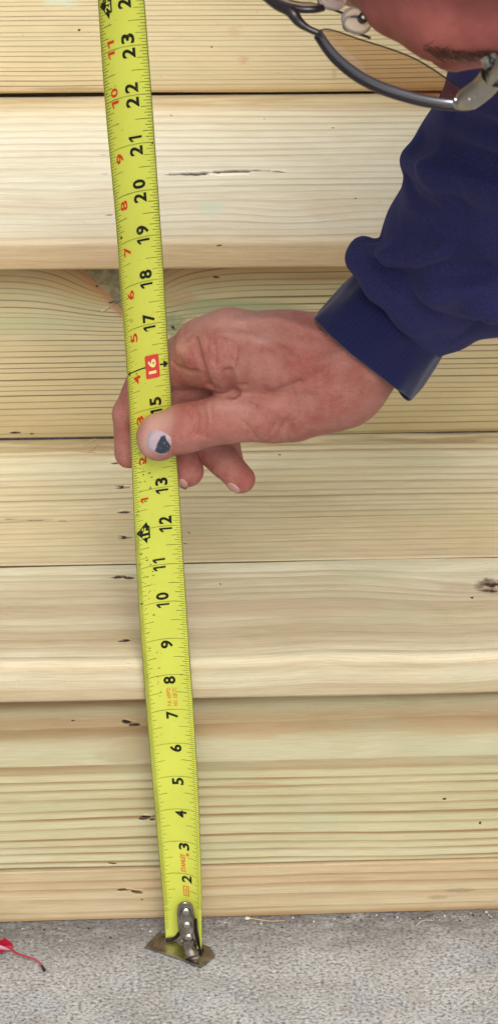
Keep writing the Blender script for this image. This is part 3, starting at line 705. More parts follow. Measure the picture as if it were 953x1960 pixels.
# ------------------------------------------------------------------ person: signed distance bodies meshed with surface nets
def cap(P, a, b, r0, r1):
    a = np.asarray(a, np.float32); b = np.asarray(b, np.float32); ab = b-a
    t = np.clip(((P-a)@ab)/(ab@ab), 0, 1)
    d = P-a-t[..., None]*ab
    return np.sqrt(np.einsum('...i,...i', d, d))-(r0+(r1-r0)*t)
def ell(P, c, axes, r):
    A = np.asarray(axes, np.float32); q = (P-np.asarray(c, np.float32))@A.T/np.asarray(r, np.float32)
    k0 = np.sqrt(np.einsum('...i,...i', q, q)); q2 = q/np.asarray(r, np.float32); k1 = np.sqrt(np.einsum('...i,...i', q2, q2))+1e-6
    return k0*(k0-1)/k1
def smin(a, b, k):
    h = np.clip(.5+.5*(b-a)/k, 0, 1); return b*(1-h)+a*h-k*h*(1-h)
def smax(a, b, k): return -smin(-a, -b, k)
def surface_nets(f, lo, hi, h):
    lo = np.asarray(lo, float); n = np.ceil((np.asarray(hi)-lo)/h).astype(int)+1
    D = np.empty(n, np.float32); g1 = lo[1]+h*np.arange(n[1]); g2 = lo[2]+h*np.arange(n[2]); step = max(1, int(2.5e5//(n[1]*n[2])))
    for i in range(0, n[0], step):
        P = np.stack(np.meshgrid(lo[0]+h*np.arange(i, min(i+step, n[0])), g1, g2, indexing='ij'), -1).astype(np.float32)
        D[i:i+step] = f(P)
    ins = D < 0; nc = n-1
    cnt = np.zeros(nc, np.int8); acc = np.zeros((*nc, 3), np.float32); ne = np.zeros(nc, np.float32)
    cor = [(a, b, c) for a in (0, 1) for b in (0, 1) for c in (0, 1)]
    sl = lambda A, c: A[c[0]:c[0]+nc[0], c[1]:c[1]+nc[1], c[2]:c[2]+nc[2]]
    for c in cor:
        for ax in range(3):
            if c[ax]: continue
            e = list(c); e[ax] = 1
            a, b = sl(D, c), sl(D, e); x = (a < 0) != (b < 0); t = np.where(x, a/np.where(x, a-b, 1), 0)
            for k in range(3):
                acc[..., k] += np.where(x, c[k]+(t if k == ax else 0), 0)
            ne += x
    act = ne > 0; idx = -np.ones(nc, np.int64); idx[act] = np.arange(act.sum())
    ijk = np.argwhere(act); V = lo+h*(ijk+acc[act]/ne[act][:, None])
    Qs = []
    for ax in range(3):
        o1, o2 = [(1, 2), (2, 0), (0, 1)][ax]
        s0 = [slice(1, -1)]*3; s0[ax] = slice(0, -1); s1 = list(s0); s1[ax] = slice(1, None)
        A = ins[tuple(s0)]; B = ins[tuple(s1)]
        for cond, flip in ((A & ~B, False), (~A & B, True)):
            p = np.argwhere(cond); 
            if not len(p): continue
            for k in range(3):
                if k != ax: p[:, k] += 1
            def cell(d1, d2):
                q = p.copy(); q[:, o1] -= d1; q[:, o2] -= d2; return idx[q[:, 0], q[:, 1], q[:, 2]]
            q = np.stack([cell(1, 1), cell(0, 1), cell(0, 0), cell(1, 0)], 1)
            Qs.append(q[:, ::-1] if flip else q)
    Q = np.vstack(Qs); return V, Q[(Q >= 0).all(1)]
def normal(f, P, e=.03):
    n = np.stack([f(P+np.eye(3, dtype=np.float32)[i]*e)-f(P-np.eye(3, dtype=np.float32)[i]*e) for i in range(3)], -1)
    return n/(np.linalg.norm(n, axis=-1, keepdims=True)+1e-9)
def march(f, px, py, t0, t1):
    """first hit of the body along the sight line of a pixel"""
    d = np.stack([ray(a, b) for a, b in zip(np.ravel(px), np.ravel(py))]); t = np.full(len(d), t0)
    for _ in range(80): t = np.minimum(t+.7*f((CP+d*t[:, None]).astype(np.float32)), t1)
    return CP+d*t[:, None]

# ---- the hand: (px, py, dd, r px)
def K(*a): return [(Pp(x, y, d), r/ppi(y)) for x, y, d, r in a]
HAND = {
 'index': K((436, 672, -.02, 74), (362, 690, -.80, 55), (288, 716, -1.12, 41), (247, 792, -.80, 31), (248, 868, -.66, 29)),
 'middle': K((450, 690, -.70, 60), (340, 745, -1.05, 42), (318, 800, -1.0, 36), (338, 850, -.85, 34), (359, 901, -.62, 32)),
 'ring': K((470, 720, -1.0, 55), (370, 800, -1.3, 38), (392, 850, -1.15, 33), (430, 885, -.95, 31), (461, 917, -.72, 28)),
 'little': K((510, 760, -1.2, 48), (420, 815, -1.5, 32), (432, 850, -1.42, 28), (443, 878, -1.3, 23)),
 'thumb': K((610, 745, .05, 84), (520, 790, .35, 56), (432, 801, .46, 46), (355, 819, .42, 46), (312, 833, .36, 43)),
}
WR = K((690, 674, -.12, 80), (830, 535, -1.15, 74))
PALM = K((650, 715, -.2, 86), (545, 690, -.3, 86), (450, 680, -.35, 76))
def fold(*a): return [(Pp(x, y, d), r/ppi(y)) for x, y, d, r in a]
hand_lo = np.min([Pp(205, 950, -2.2), Pp(830, 560, 1.5), Pp(205, 560, 1.5), Pp(830, 950, -2.2), Pp(205, 560, -2.2), Pp(830, 950, 1.5)], 0)-.3
hand_hi = np.max([Pp(205, 950, -2.2), Pp(830, 560, 1.5), Pp(205, 560, 1.5), Pp(830, 950, -2.2), Pp(205, 560, -2.2), Pp(830, 950, 1.5)], 0)+.3
def chain(P, pts, k=.06):
    d = None
    for (a, r0), (b, r1) in zip(pts[:-1], pts[1:]):
        q = cap(P, a, b, r0, r1); d = q if d is None else smin(d, q, k)
    return d
RIDGE = []
def add_ridge(pts, r): RIDGE.append(([Pp(*p) for p in pts], r))
GROOVE = []
def gro(pts, r): GROOVE.append(([np.array(p) for p in pts], r))
def hand_base(P):
    d = chain(P, HAND['index'], .08)
    palm = chain(P, PALM, .3); palm = smin(palm, cap(P, WR[0][0], WR[1][0], WR[0][1], WR[1][1]), .5)
    palm = smin(palm, cap(P, PALM[0][0], WR[0][0], PALM[0][1], WR[0][1]), .4)
    palm = smin(palm, cap(P, Pp(640, 735, -.1), Pp(560, 778, .12), 1.0*88/97, .72), .35)      # ball of the thumb
    palm = smin(palm, cap(P, Pp(386, 660, -.42), Pp(440, 650, -.08), .53, .62), .2)         # first knuckle
    palm = smin(palm, cap(P, Pp(505, 668, -.15), Pp(640, 665, -.2), .66, .62), .4)
    d = smin(palm, d, .22)
    th = chain(P, HAND['thumb'], .12)
    th = smin(th, ell(P, Pp(302, 838, .40), [CR, CU, CF], (.42, .46, .34)), .12)
    d = smin(d, th, .13)
    # web of skin between thumb and first finger
    d = smin(d, cap(P, Pp(424, 730, .26), Pp(414, 684, .16), .22, .40), .05)
    d = smin(d, cap(P, Pp(372, 712, -.30), Pp(362, 688, -.48), .26, .42), .06)
    return d
def fingers(P):
    d = chain(P, HAND['middle'], .05)
    d = np.minimum(d, chain(P, HAND['ring'], .05)); d = np.minimum(d, chain(P, HAND['little'], .05))
    return d
def hand_f0(P):
    return smin(hand_base(P), fingers(P), .07)
# ridges and grooves are laid on the surface itself, found by marching sight lines
def onhand(pts, off=0.):
    p = spline([(a, b, 0) for a, b in pts], 4*len(pts))
    return march(hand_f0, p[:, 0], p[:, 1], 46., 56.)+0*off
RID = [(onhand([(420, 640), (470, 645), (520, 662), (560, 690), (585, 720)]), .09, .075), (onhand([(520, 735), (575, 712), (620, 690), (690, 660)]), .11, .09), (onhand([(455, 618), (530, 612), (610, 640)]), .1, .07),
       (onhand([(570, 745), (610, 735), (650, 700)]), .09, .04), (onhand([(540, 790), (500, 770), (450, 765)]), .12, .05), (onhand([(345, 668), (352, 672), (360, 690)]), .16, .07)]
GRO = [(onhand([(374, 655), (381, 685), (391, 715), (402, 740)]), .06, .22), (onhand([(438, 715), (442, 735), (447, 752)]), .075, .38), (onhand([(428, 640), (432, 660), (428, 685)]), .03, .04), (onhand([(444, 650), (448, 670), (446, 690)]), .025, .03), (onhand([(460, 665), (458, 690), (452, 712)]), .03, .05), (onhand([(472, 640), (476, 660)]), .025, .03), (onhand([(440, 748), (455, 742), (468, 738)]), .05, .12), (onhand([(408, 655), (412, 675), (410, 695)]), .035, .06),
       (onhand([(330, 695), (345, 705), (380, 712)]), .045, .05), (onhand([(398, 648), (396, 668)]), .03, .035), (onhand([(352, 650), (366, 640)]), .03, .03), (onhand([(345, 660), (360, 652)]), .025, .02),
       (onhand([(372, 770), (378, 800), (374, 830)]), .035, .06), (onhand([(385, 768), (392, 798), (390, 835)]), .035, .06), (onhand([(360, 782), (364, 805)]), .03, .04), (onhand([(402, 775), (406, 800)]), .03, .04),
       (onhand([(528, 842), (540, 820), (550, 806)]), .04, .05), (onhand([(508, 838), (520, 822), (528, 812)]), .035, .035), (onhand([(552, 840), (558, 815)]), .03, .025), (onhand([(455, 800), (470, 812), (490, 840)]), .04, .03),
       (onhand([(450, 770), (470, 770), (490, 778)]), .04, .03), (onhand([(572, 730), (582, 712)]), .03, .03), (onhand([(540, 660), (570, 668)]), .03, .018)]
def polyd(P, pts):
    d = None
    for a, b in zip(pts[:-1], pts[1:]):
        q = cap(P, a, b, 0, 0); d = q if d is None else np.minimum(d, q)
    return d
def hand_f(P):
    d = hand_f0(P)
    near = np.abs(d) < .35
    if near.any():
        Q = P[near]; e = d[near]
        for pts, r, a in RID: e = e-1.35*a*np.exp(-(polyd(Q, pts)/r)**2)
        for pts, r, a in GRO: e = e+1.9*a*np.exp(-(polyd(Q, pts)/r)**2)
        d[near] = e
    return d

# ---- the head, mostly beyond the frame; t is the depth in inches
def T_(x, y, t): return Pd(x, y, t)
fz = np.array(-.36*CR-.66*CU+.66*CF); fz /= np.linalg.norm(fz)       # where the face looks: down and to the left
rx = CR*.86-CU*.42; rx = rx-fz*(rx@fz); rx /= np.linalg.norm(rx); uz = np.cross(rx, fz); uz *= np.sign(uz@-CF)
HC = T_(1010, -330, 37.2)
def head_f(P):
    d = ell(P, HC, [rx, uz, fz], (2.95, 3.3, 3.55))
    d = smin(d, ell(P, HC-uz*2.6+fz*1.0, [rx, uz, fz], (2.3, 2.6, 2.6)), 1.0)            # jaw
    brow = min(1, 1)
    d = smin(d, cap(P, T_(752, 12, 37.2), T_(840, 44, 36.6), .40, .46), .35)
    d = smin(d, cap(P, T_(840, 44, 36.6), T_(985, 52, 36.2), .46, .42), .35)             # brow ridge
    d = smin(d, cap(P, T_(868, 82, 37.6), T_(930, 70, 37.4), .42, .40), .12)             # closed lid
    d = smin(d, cap(P, T_(705, -28, 37.6), T_(650, -45, 39.2), .33, .42), .25)           # nose, kept behind the far lens
    d = smin(d, cap(P, HC-uz*2.5-fz*1.2, HC-uz*6.0-fz*2.2, 2.1, 2.3), .8)                # neck
    for sg in (-1, 1): d = smin(d, ell(P, HC+rx*sg*2.95-fz*.5-uz*.4, [rx, uz, fz], (.3, 1.15, .65)), .2)
    return d
SH = HC-uz*7.2-fz*2.6+CR*1.0                                                             # base of the neck
ELB = Pp(1010, 140, 1.6)
SHO = T_(1330, -150, 41.5)
def rest_f(P):
    d = chain(P, [(WR[1][0], .8), (Pp(925, 330, .8), .9), (ELB, 1.0)], .3)
    d = smin(d, cap(P, ELB, SHO, 1.0, 1.7), .5)
    d = smin(d, cap(P, SHO, SH, 1.7, 2.2), 1.)
    return d
SK = Mat('skin', rough=.52, spec=.35)
ox, oy, oz = SK.obj()
tone = SK.attr('tone')
c = SK.mix(tone.smooth(0., 1.), lin('ad7567'), lin('9f564b'))
mot = SK.noise(ox*2.2, oy*2.2, oz*2.2, detail=4., rough=.6)
c = SK.mix(mot.smooth(.35, .7)*.3, c, lin('c4978a'))
c = SK.mix(SK.noise(ox*6+3, oy*6, oz*6, detail=3.).smooth(.5, .72)*.28, c, lin('84483f'))
c = SK.mix(SK.noise(ox*17, oy*17, oz*17, detail=2.).smooth(.66, .74)*.4, c, lin('7a4a3c'))
c = SK.mix(SK.attr('pale').smooth(0., 1.)*.8, c, lin('cfa093'))
SK.link(c, 'Base Color')
SK.b.inputs['Subsurface Weight'].default_value = .12; SK.b.inputs['Subsurface Radius'].default_value = (.004, .0015, .001); SK.b.inputs['Subsurface Scale'].default_value = .6
v1 = SK.voro((ox+oz*.3)*26, oy*22, (oz-ox*.3)*11, 1., 'DISTANCE_TO_EDGE'); wr_ = SK.noise((ox+oz*.25)*15, oy*9, (oz-ox*.25)*3.2, detail=3., rough=.6)+SK.noise(ox*2.5, oy*2.5, oz*2.5, detail=3.)*1.2
hd_a = SK.attr('head'); c = SK.mix(hd_a, c, SK.mix(mot.smooth(.3, .7), lin('8a4a44'), lin('98564d'))); SK.link(c, 'Base Color')
SK.bump((v1.smooth(0., .22)*.6+wr_*.9)*(1.-hd_a*.85), .55, .026)
person = empty('person', Pp(700, 690))
tag(person, 'person in a navy sweatshirt leaning in to pinch the yellow tape between thumb and fingers', 'person')
Vh, Qh = surface_nets(hand_f, hand_lo, hand_hi, .034)
hd = [HC+rx*a+uz*b+fz*c_ for a in (-3.8, 3.8) for b in (-6, 4) for c_ in (-4, 5)]
Vd, Qd = surface_nets(head_f, np.min(hd, 0), np.max(hd, 0), .105)
pts_ = np.array([WR[1][0], ELB, SHO, SH]); Vr, Qr = surface_nets(rest_f, pts_.min(0)-3, pts_.max(0)+3, .35)
def pix(V):
    d = V-CP; z = d@CF; return W/2+F*(d@CR)/z, H/2-F*(d@CU)/z, z
hx, hy, hz = pix(Vh)
def blob(x, y, r, ry=None): return np.exp(-((hx-x)/r)**2-((hy-y)/(ry or r))**2)
tone_h = .35+.5*blob(370, 690, 60)+.5*blob(350, 830, 60)*(hx > 330)+.55*blob(600, 690, 110)*.8+.6*(hy > 862)*blob(420, 920, 120, 60)+.5*blob(250, 800, 40, 120)+.3*blob(590, 810, 70, 40)
pale_h = .9*blob(305, 800, 32, 30)+.8*blob(282, 850, 26, 36)+.5*blob(450, 615, 110, 22)+.5*blob(430, 775, 40, 20)+.5*blob(500, 650, 50, 14)+.5*blob(345, 668, 20)
tone_ = np.r_[np.clip(tone_h, 0, 1), np.full(len(Vd), 1.0), np.full(len(Vr), .6)]
pale_ = np.r_[np.clip(pale_h, 0, 1), np.zeros(len(Vd)+len(Vr))]
body = quad_mesh('body', np.vstack([Vh, Vd, Vr]), np.vstack([Qh, Qd+len(Vh), Qr+len(Vh)+len(Vd)]), SK.m, person, True, attrs={'tone': tone_, 'pale': pale_, 'head': np.r_[np.zeros(len(Vh)), np.ones(len(Vd)), np.zeros(len(Vr))]})
# nails, laid on the fingertips
def nail(name, ctr, ax, ay, mat, offs=.03, n=15, colorfn=None, f=hand_f):
    uu, vv = np.meshgrid(np.linspace(-1, 1, n), np.linspace(-1, 1, n), indexing='ij')
    r = np.sqrt(np.maximum(uu**2, vv**2)/(uu**2+vv**2+1e-9)); U_, V_ = uu*(.25+.75*r), vv*(.25+.75*r)
    px = ctr[0]+U_*ax[0]+V_*ay[0]; py = ctr[1]+U_*ax[1]+V_*ay[1]
    P = march(f, px, py, 46., 57.); N_ = normal(f, P.astype(np.float32))
    ed = np.clip((1-np.maximum(np.abs(uu), np.abs(vv)).ravel())*3, 0, 1)
    N_ = N_.reshape(n, n, 3); 
    P2 = P+N_.reshape(-1, 3)*(offs*ed-.012*(1-ed))[:, None]
    at_ = {}
    if colorfn is not None: at_['bruise'] = colorfn(px.ravel(), py.ravel())
    o = quad_mesh(name, P2, grid_quads(n, n), mat, body, True, attrs=at_)
    return o
def inpoly(px, py, poly_):
    q = np.array(poly_, float); d = np.full(len(px), 1e9); ins = np.zeros(len(px), bool)
    for (x0, y0), (x1, y1) in zip(q, np.roll(q, -1, 0)):
        t = np.clip(((px-x0)*(x1-x0)+(py-y0)*(y1-y0))/((x1-x0)**2+(y1-y0)**2), 0, 1); d = np.minimum(d, np.hypot(px-x0-t*(x1-x0), py-y0-t*(y1-y0)))
        c_ = ((y0 > py) != (y1 > py)) & (px < (x1-x0)*(py-y0)/(y1-y0+1e-9)+x0); ins ^= c_
    return np.where(ins, d, -d)
NM = Mat('nail', rough=.28, spec=.5); ox, oy, oz = NM.obj()
nc_ = NM.mix(NM.noise(ox*7, oy*7, oz*7, detail=3.).smooth(.3, .7), lin('aa969f'), lin('b7a2a8'))
scr = NM.noise(ox*9+oz*9, oy*2, (oz-ox)*34, detail=2.).smooth(.6, .66)
nc_ = NM.mix(NM.attr('bruise').smooth(.35, .65)*(1-scr*.65), nc_, lin('2b3644'))
NM.link(nc_, 'Base Color')
bru = [(297, 862), (302, 848), (310, 835), (317, 832), (321, 842), (326, 850), (329, 860), (320, 866), (308, 868)]
nail('thumbnail', (304, 847), (25, 9), (-7, 23), NM.m, .035, 41, lambda a, b: np.clip(.5+inpoly(a, b, bru)/9, 0, 1))
NP = Mat('nail_pale', rough=.35, spec=.45, base=lin('b98a80'))
for c_, a, b in (((350, 926), (10, 7), (-4, 8)), ((447, 934), (13, 9), (-4, 6))):
    nail('fingernail', c_, a, b, NP.m, .02, 11)
# eyebrow: short hairs lying along the brow
HB = Mat('brow_hair', rough=.6, base=lin('5a3a2e')); V, Fs = [], []
for q in range(170):
    u_ = rng.uniform(0, 1); px = 806+u_*150; py = 104+rng.normal(0, 5)*(1-abs(u_-.55)*.8)-(u_-.6)**2*30
    a = march(head_f, [px], [py], 30., 39.5)[0]; n_ = normal(head_f, a[None].astype(np.float32))[0]
    d_ = CR*rng.uniform(.3, 1)+CU*rng.normal(-.1, .3)-n_*0; d_ = d_-n_*(d_@n_)*.8; d_ /= np.linalg.norm(d_); s_ = np.cross(n_, d_)*.011
    L_ = rng.uniform(.12, .28); o_ = len(V)
    V += [a-s_, a+s_, a+d_*L_*.5+n_*.05+s_*.8, a+d_*L_*.5+n_*.05-s_*.8, a+d_*L_+n_*.03]; Fs += [(o_, o_+1, o_+2, o_+3), (o_+3, o_+2, o_+4)]
mesh_obj('eyebrow', V, Fs, HB.m, person, False)
# short hair on the crown, beyond the frame
def hair_f(P): return np.maximum(ell(P, HC-fz*.35+uz*.25, [rx, uz, fz], (3.12, 3.45, 3.55)), (P-HC)@(fz-uz*.35).astype(np.float32)+.6)
V, Q = surface_nets(hair_f, HC-4.2, HC+4.2, .2); quad_mesh('hair', V, Q, HB.m, person)

# ---- sweatshirt
NV = Mat('navy_fleece', rough=.95, spec=.1); ox, oy, oz = NV.obj()
fz_ = NV.noise(ox*30, oy*30, oz*30, detail=3., rough=.7); wo_ = NV.noise(ox*1.1, oy*1.1, oz*1.1, detail=3.)
NV.link(NV.mix(fz_.smooth(.3, .7), NV.mix(wo_, lin('222246'), lin('28284f')), lin('32325a')), 'Base Color')
NV.b.inputs['Sheen Weight'].default_value = .22; NV.b.inputs['Sheen Roughness'].default_value = .5; NV.b.inputs['Sheen Tint'].default_value = (*lin('8a88b8'), 1)
NV.bump(fz_+NV.noise(ox*9, oy*9, oz*9, detail=3.)*.8, .45, .02)
CF_ = Mat('navy_rib', rough=.92, spec=.1); ru, rv = CF_.uv()
CF_.link(CF_.mix((ru*1.).sin()*.5+.5, lin('1b1d40'), lin('1e2046')), 'Base Color'); CF_.bump((ru*1.).sin()*.6+CF_.noise(ru*.6, rv*9, 0., detail=3.)*2.5, .10, .015)
CF_.b.inputs['Sheen Weight'].default_value = .2
def SC_(*a): return [(Pp(x, y, d), r/ppi(y)) for x, y, d, r in a]
S1 = SC_((783, 594, -.45, 88), (862, 470, .1, 126), (938, 330, .6, 150), (1010, 150, 1.6, 135), (1110, 20, 2.8, 190))
S2 = SC_((842, 588, -.2, 72), (1000, 505, .3, 130), (1150, 400, 1., 190))
ROLL = [(SC_((693, 494, .0, 35), (738, 536, .62, 44), (800, 590, .78, 48), (866, 632, .25, 38)), .2), (SC_((790, 306, .5, 25), (842, 322, 1.75, 40), (905, 340, 2.15, 44), (980, 356, 2.3, 48)), .24),
        (SC_((694, 474, .1, 22), (750, 486, 1.05, 26), (800, 492, 1.5, 28), (850, 466, 1.75, 30)), .22),
        (SC_((760, 470, .6, 30), (850, 540, 1.5, 50), (940, 560, 1.7, 60)), .2)]
def sleeve_f0(P):
    d = chain(P, S1, .4); d = smin(d, chain(P, S2, .4), .9)
    for pts, k in ROLL: d = smin(d, chain(P, pts, .2), k)
    return d
def onsl(pts):
    p = spline([(a, b, 0) for a, b in pts], 5*len(pts)); return march(sleeve_f0, p[:, 0], p[:, 1], 42., 56.)
SG = [(onsl([(796, 272), (850, 284), (905, 303), (960, 318)]), .22, .32), (onsl([(716, 454), (750, 466), (800, 466), (850, 440)]), .14, .24), (onsl([(718, 512), (760, 530), (820, 530), (920, 520)]), .2, .26), (onsl([(778, 348), (795, 380), (830, 405)]), .14, .2),
      (onsl([(870, 365), (880, 420), (885, 480)]), .25, .18), (onsl([(878, 646), (905, 625), (945, 600)]), .05, .16), (onsl([(870, 600), (910, 580), (960, 570)]), .2, .14), (onsl([(860, 215), (900, 235), (950, 250)]), .2, .2), (onsl([(690, 528), (770, 603), (820, 636), (862, 656)]), .07, .1)]
SR = [(onsl([(720, 535), (780, 580), (850, 625)]), .16, .05), (onsl([(800, 320), (870, 342), (950, 362)]), .14, .06), (onsl([(800, 495), (850, 480), (900, 455)]), .15, .08), (onsl([(890, 560), (930, 545)]), .2, .05), (onsl([(770, 410), (800, 400)]), .2, .06)]
def sleeve_f(P):
    d = sleeve_f0(P); near = np.abs(d) < .5
    if near.any():
        Q = P[near]; e = d[near]
        for pts, r, a in SR: e = e-a*np.exp(-(polyd(Q, pts)/r)**2)
        for pts, r, a in SG: e = e+a*np.exp(-(polyd(Q, pts)/r)**2)
        e = e+.010*np.sin(Q[:, 0]*2.1+Q[:, 2]*1.3)*np.sin(Q[:, 1]*1.9-Q[:, 2]*2.3)+.004*np.sin(Q[:, 0]*5.3-Q[:, 2]*4)*np.sin(Q[:, 1]*4.7+Q[:, 2]*3)
        d[near] = e
    # hollow: never closes over the wrist
    return d
slo = [p for p, r in S1+S2]; V1, Q1 = surface_nets(sleeve_f, np.min(slo, 0)-2.3, np.max(slo, 0)+2.3, .075)
def torso_f(P):
    d = cap(P, S1[-1][0], SHO, S1[-1][1], 2.9); d = smin(d, cap(P, SHO, SH, 2.8, 2.9), 1.2)
    B = SH-uz*13-fz*2; d = smin(d, cap(P, SH+(B-SH)*.15, B, 4.6, 5.2), 2.)
    o_ = SH*2-SHO; d = smin(d, cap(P, SH, o_, 2.8, 2.7), 1.2)
    return d
tp = np.array([S1[-1][0], SHO, SH, SH-uz*13-fz*2, SH*2-SHO]); V2, Q2 = surface_nets(torso_f, tp.min(0)-6, tp.max(0)+6, .4)
shirt = quad_mesh('sweatshirt', np.vstack([V1, V2]), np.vstack([Q1, Q2+len(V1)]), NV.m, person)
# ribbed cuff: a short thick tube open at the wrist
c0, c1 = Pp(693, 681, .0), Pp(768, 599, -.36)
e1 = (c1-c0)/np.linalg.norm(c1-c0); e2 = (Pp(798, 758, 0)-Pp(600, 608, 0)); e2 = e2-e1*(e2@e1); e2 /= np.linalg.norm(e2); e3 = np.cross(e1, e2); e3 *= np.sign(-(e3@CF))
prof = [(1.5, .86), (.9, .93), (.25, .95), (0.02, .955), (-.03, .98), (0.0, 1.0), (.05, 1.0), (.35, 1.0), (.8, .985), (1.3, .965), (1.75, .93)]
V, uvs = [], []; nk = 140
for (a, r) in prof:
    for k_ in range(nk):
        q = 2*math.pi*k_/nk; hw = 1.29-.05*max(a, 0); hd_ = 1.08
        wob = .035*math.sin(3*q+a*2.4)+.028*math.sin(7*q+a*1.7)+.012*math.sin(13*q-a*3)+.002*math.sin(70*q)
        lip_ = .09*math.sin(q+.6)+.05*math.sin(2*q)
        tipk = .10*math.exp(-((q-0)/.35)**2)+.10*math.exp(-((q-2*math.pi)/.35)**2)
        V.append(c0+e1*(a+(-tipk+lip_*.4)*max(0, 1-max(a, 0)*1.2))+e2*math.cos(q)*hw*(r+wob*.8)+e3*math.sin(q)*hd_*(r+wob)); uvs.append((q*70, a))
quad_mesh('cuff', V, grid_quads(len(prof), nk, True), CF_.m, shirt, True, uv=uvs)

# ------------------------------------------------------------------ eyeglasses
gl = empty('eyeglasses', T_(760, 130, 36.5))
tag(gl, 'eyeglasses with grey browline rim and silver hinge hanging off the bent face', 'eyeglasses')
GMm = Mat('frame_gunmetal', rough=.28, metal=.9, base=lin('85858a')); ox, oy, oz = GMm.obj()
GB = Mat('frame_black', rough=.3, spec=.5, base=lin('231a1c'))
SV = Mat('hinge_silver', rough=.3, metal=1., base=lin('a8a49a'))
rimp = [(611, 62), (628, 88), (650, 113), (690, 144), (740, 168), (800, 186), (850, 195), (884, 197)]
rt = [37.2, 37.0, 36.8, 36.5, 36.2, 36.0, 35.9, 35.9]
rp_ = spline([T_(x, y, t) for (x, y), t in zip(rimp, rt)], 44)
up_ = np.array(CF)*1.0
V, Q = tube(rp_, np.r_[np.linspace(.044, .058, 22), np.linspace(.058, .056, 22)], 12); mesh_obj('rim', V, Q, GMm.m, gl)
V, Q = tube(rp_-CU*.055-CR*.03+CF*.05, .05, 10); mesh_obj('rim_trim', V, Q, GB.m, gl)
# lens between the brow rim and its lower edge
low = spline([T_(x, y, t) for (x, y), t in zip([(613, 58), (626, 56), (650, 62), (690, 76), (750, 95), (800, 116), (850, 148), (886, 178), (896, 192)], [37.3, 37.7, 38.1, 38.4, 38.3, 38.0, 37.5, 36.8, 36.2])], 44)
LN = Mat('lens_glass', rough=.03); nt = LN.nt
tr = nt.nodes.new('ShaderNodeBsdfTransparent'); tr.inputs[0].default_value = (.87, .73, .56, 1)
gs = nt.nodes.new('ShaderNodeBsdfGlossy'); gs.inputs['Roughness'].default_value = .06; gs.inputs['Color'].default_value = (.95, .75, .7, 1)
fr_ = nt.nodes.new('ShaderNodeFresnel'); fr_.inputs[0].default_value = 1.75
mx = nt.nodes.new('ShaderNodeMixShader'); nt.links.new(fr_.outputs[0], mx.inputs[0]); nt.links.new(tr.outputs[0], mx.inputs[1]); nt.links.new(gs.outputs[0], mx.inputs[2])
nt.links.new(mx.outputs[0], nt.nodes['Material Output'].inputs['Surface'])
V = []; nv = 12
bul = np.cross(rp_[30]-rp_[5], low[22]-rp_[22]); bul /= np.linalg.norm(bul); bul *= np.sign(bul@(-CU+CF*.2))
for i in range(44):
    for j in range(nv):
        f_ = j/(nv-1); V.append(rp_[i]*(1-f_)+low[i]*f_+bul*.05*math.sin(math.pi*f_)*math.sin(math.pi*i/43))
quad_mesh('lens', V, grid_quads(44, nv), LN.m, gl)
V, Q = tube(low, .012, 6); mesh_obj('lens_edge', V, Q, GB.m, gl)
# bridge and the other rim
V, Q = tube(spline([T_(x, y, t) for x, y, t in [(500, -16, 37.6), (530, 8, 37.3), (556, 22, 37.1), (572, 42, 37.1), (590, 55, 37.1), (611, 64, 37.1)]], 30), [.085]*14+list(np.linspace(.085, .05, 10))+[.05]*6, 10); mesh_obj('bridge', V, Q, GB.m, gl)
V, Q = tube(spline([T_(x, y, t) for x, y, t in [(440, -70, 37.8), (490, -22, 37.6), (530, 4, 37.4), (570, 17, 37.3), (600, 18, 37.3), (617, 15, 37.4)]], 30), .055, 10); mesh_obj('rim', V, Q, GB.m, gl)
l2 = spline([T_(x, y, t) for x, y, t in [(440, -70, 37.8), (490, -30, 38.2), (530, -8, 38.6), (570, 4, 38.6), (600, 6, 38.2), (617, 14, 37.4)]], 20); l1 = spline([T_(x, y, t) for x, y, t in [(440, -70, 37.8), (490, -22, 37.6), (530, 4, 37.4), (570, 17, 37.3), (600, 18, 37.3), (617, 15, 37.4)]], 20)
quad_mesh('lens', np.stack([l1, (l1+l2)/2+bul*.03, l2], 1).reshape(-1, 3), grid_quads(20, 3), LN.m, gl)
V, Q = tube(l2, .012, 6); mesh_obj('lens_edge', V, Q, GB.m, gl)
# clear nose pads on wire arms
PD = Mat('pad_clear', rough=.15, base=lin('e3d6cc')); PD.b.inputs['Transmission Weight'].default_value = .75; PD.b.inputs['IOR'].default_value = 1.2
for cx_, cy2, t_ in ((682, 40, 37.4), (634, -6, 37.6)):
    c_ = T_(cx_, cy2, t_); nrm = -CF*.8+CR*.25+CU*.2; nrm /= np.linalg.norm(nrm); a = np.cross(nrm, CU); a /= np.linalg.norm(a); b = np.cross(nrm, a); V = []
    for (rr, hh) in ((.02, .05), (.14, .055), (.21, .04), (.235, 0), (.21, -.04), (.14, -.055), (.02, -.05)):
        for k_ in range(24): q = 2*math.pi*k_/24; V.append(c_+(a*math.cos(q)*rr*1.0+b*math.sin(q)*rr*.92)+nrm*hh)
    pad = mesh_obj('nose_pad', V, grid_quads(7, 24, True).tolist()+[list(range(24)), list(range(144, 168))[::-1]], PD.m, gl)
    V, Q = tube([c_+nrm*.06+CR*.06, c_+nrm*.14+CR*.06], .075, 14); mesh_obj('pad_box', V, Q, GB.m, pad)
    dome('pad_screw', c_+nrm*.14+CR*.06, .05, nrm, SV.m, pad)
    V, Q = tube(spline([c_+nrm*.08+CR*.03+CU*.03, c_-CR*.16+CU*.02+nrm*.05, c_-CR*.17-CU*.11, T_(cx_+3, cy2+24, t_), T_(cx_+26, cy2+33, t_+.1)], 24), .022, 6); mesh_obj('pad_arm', V, Q, GB.m, pad)
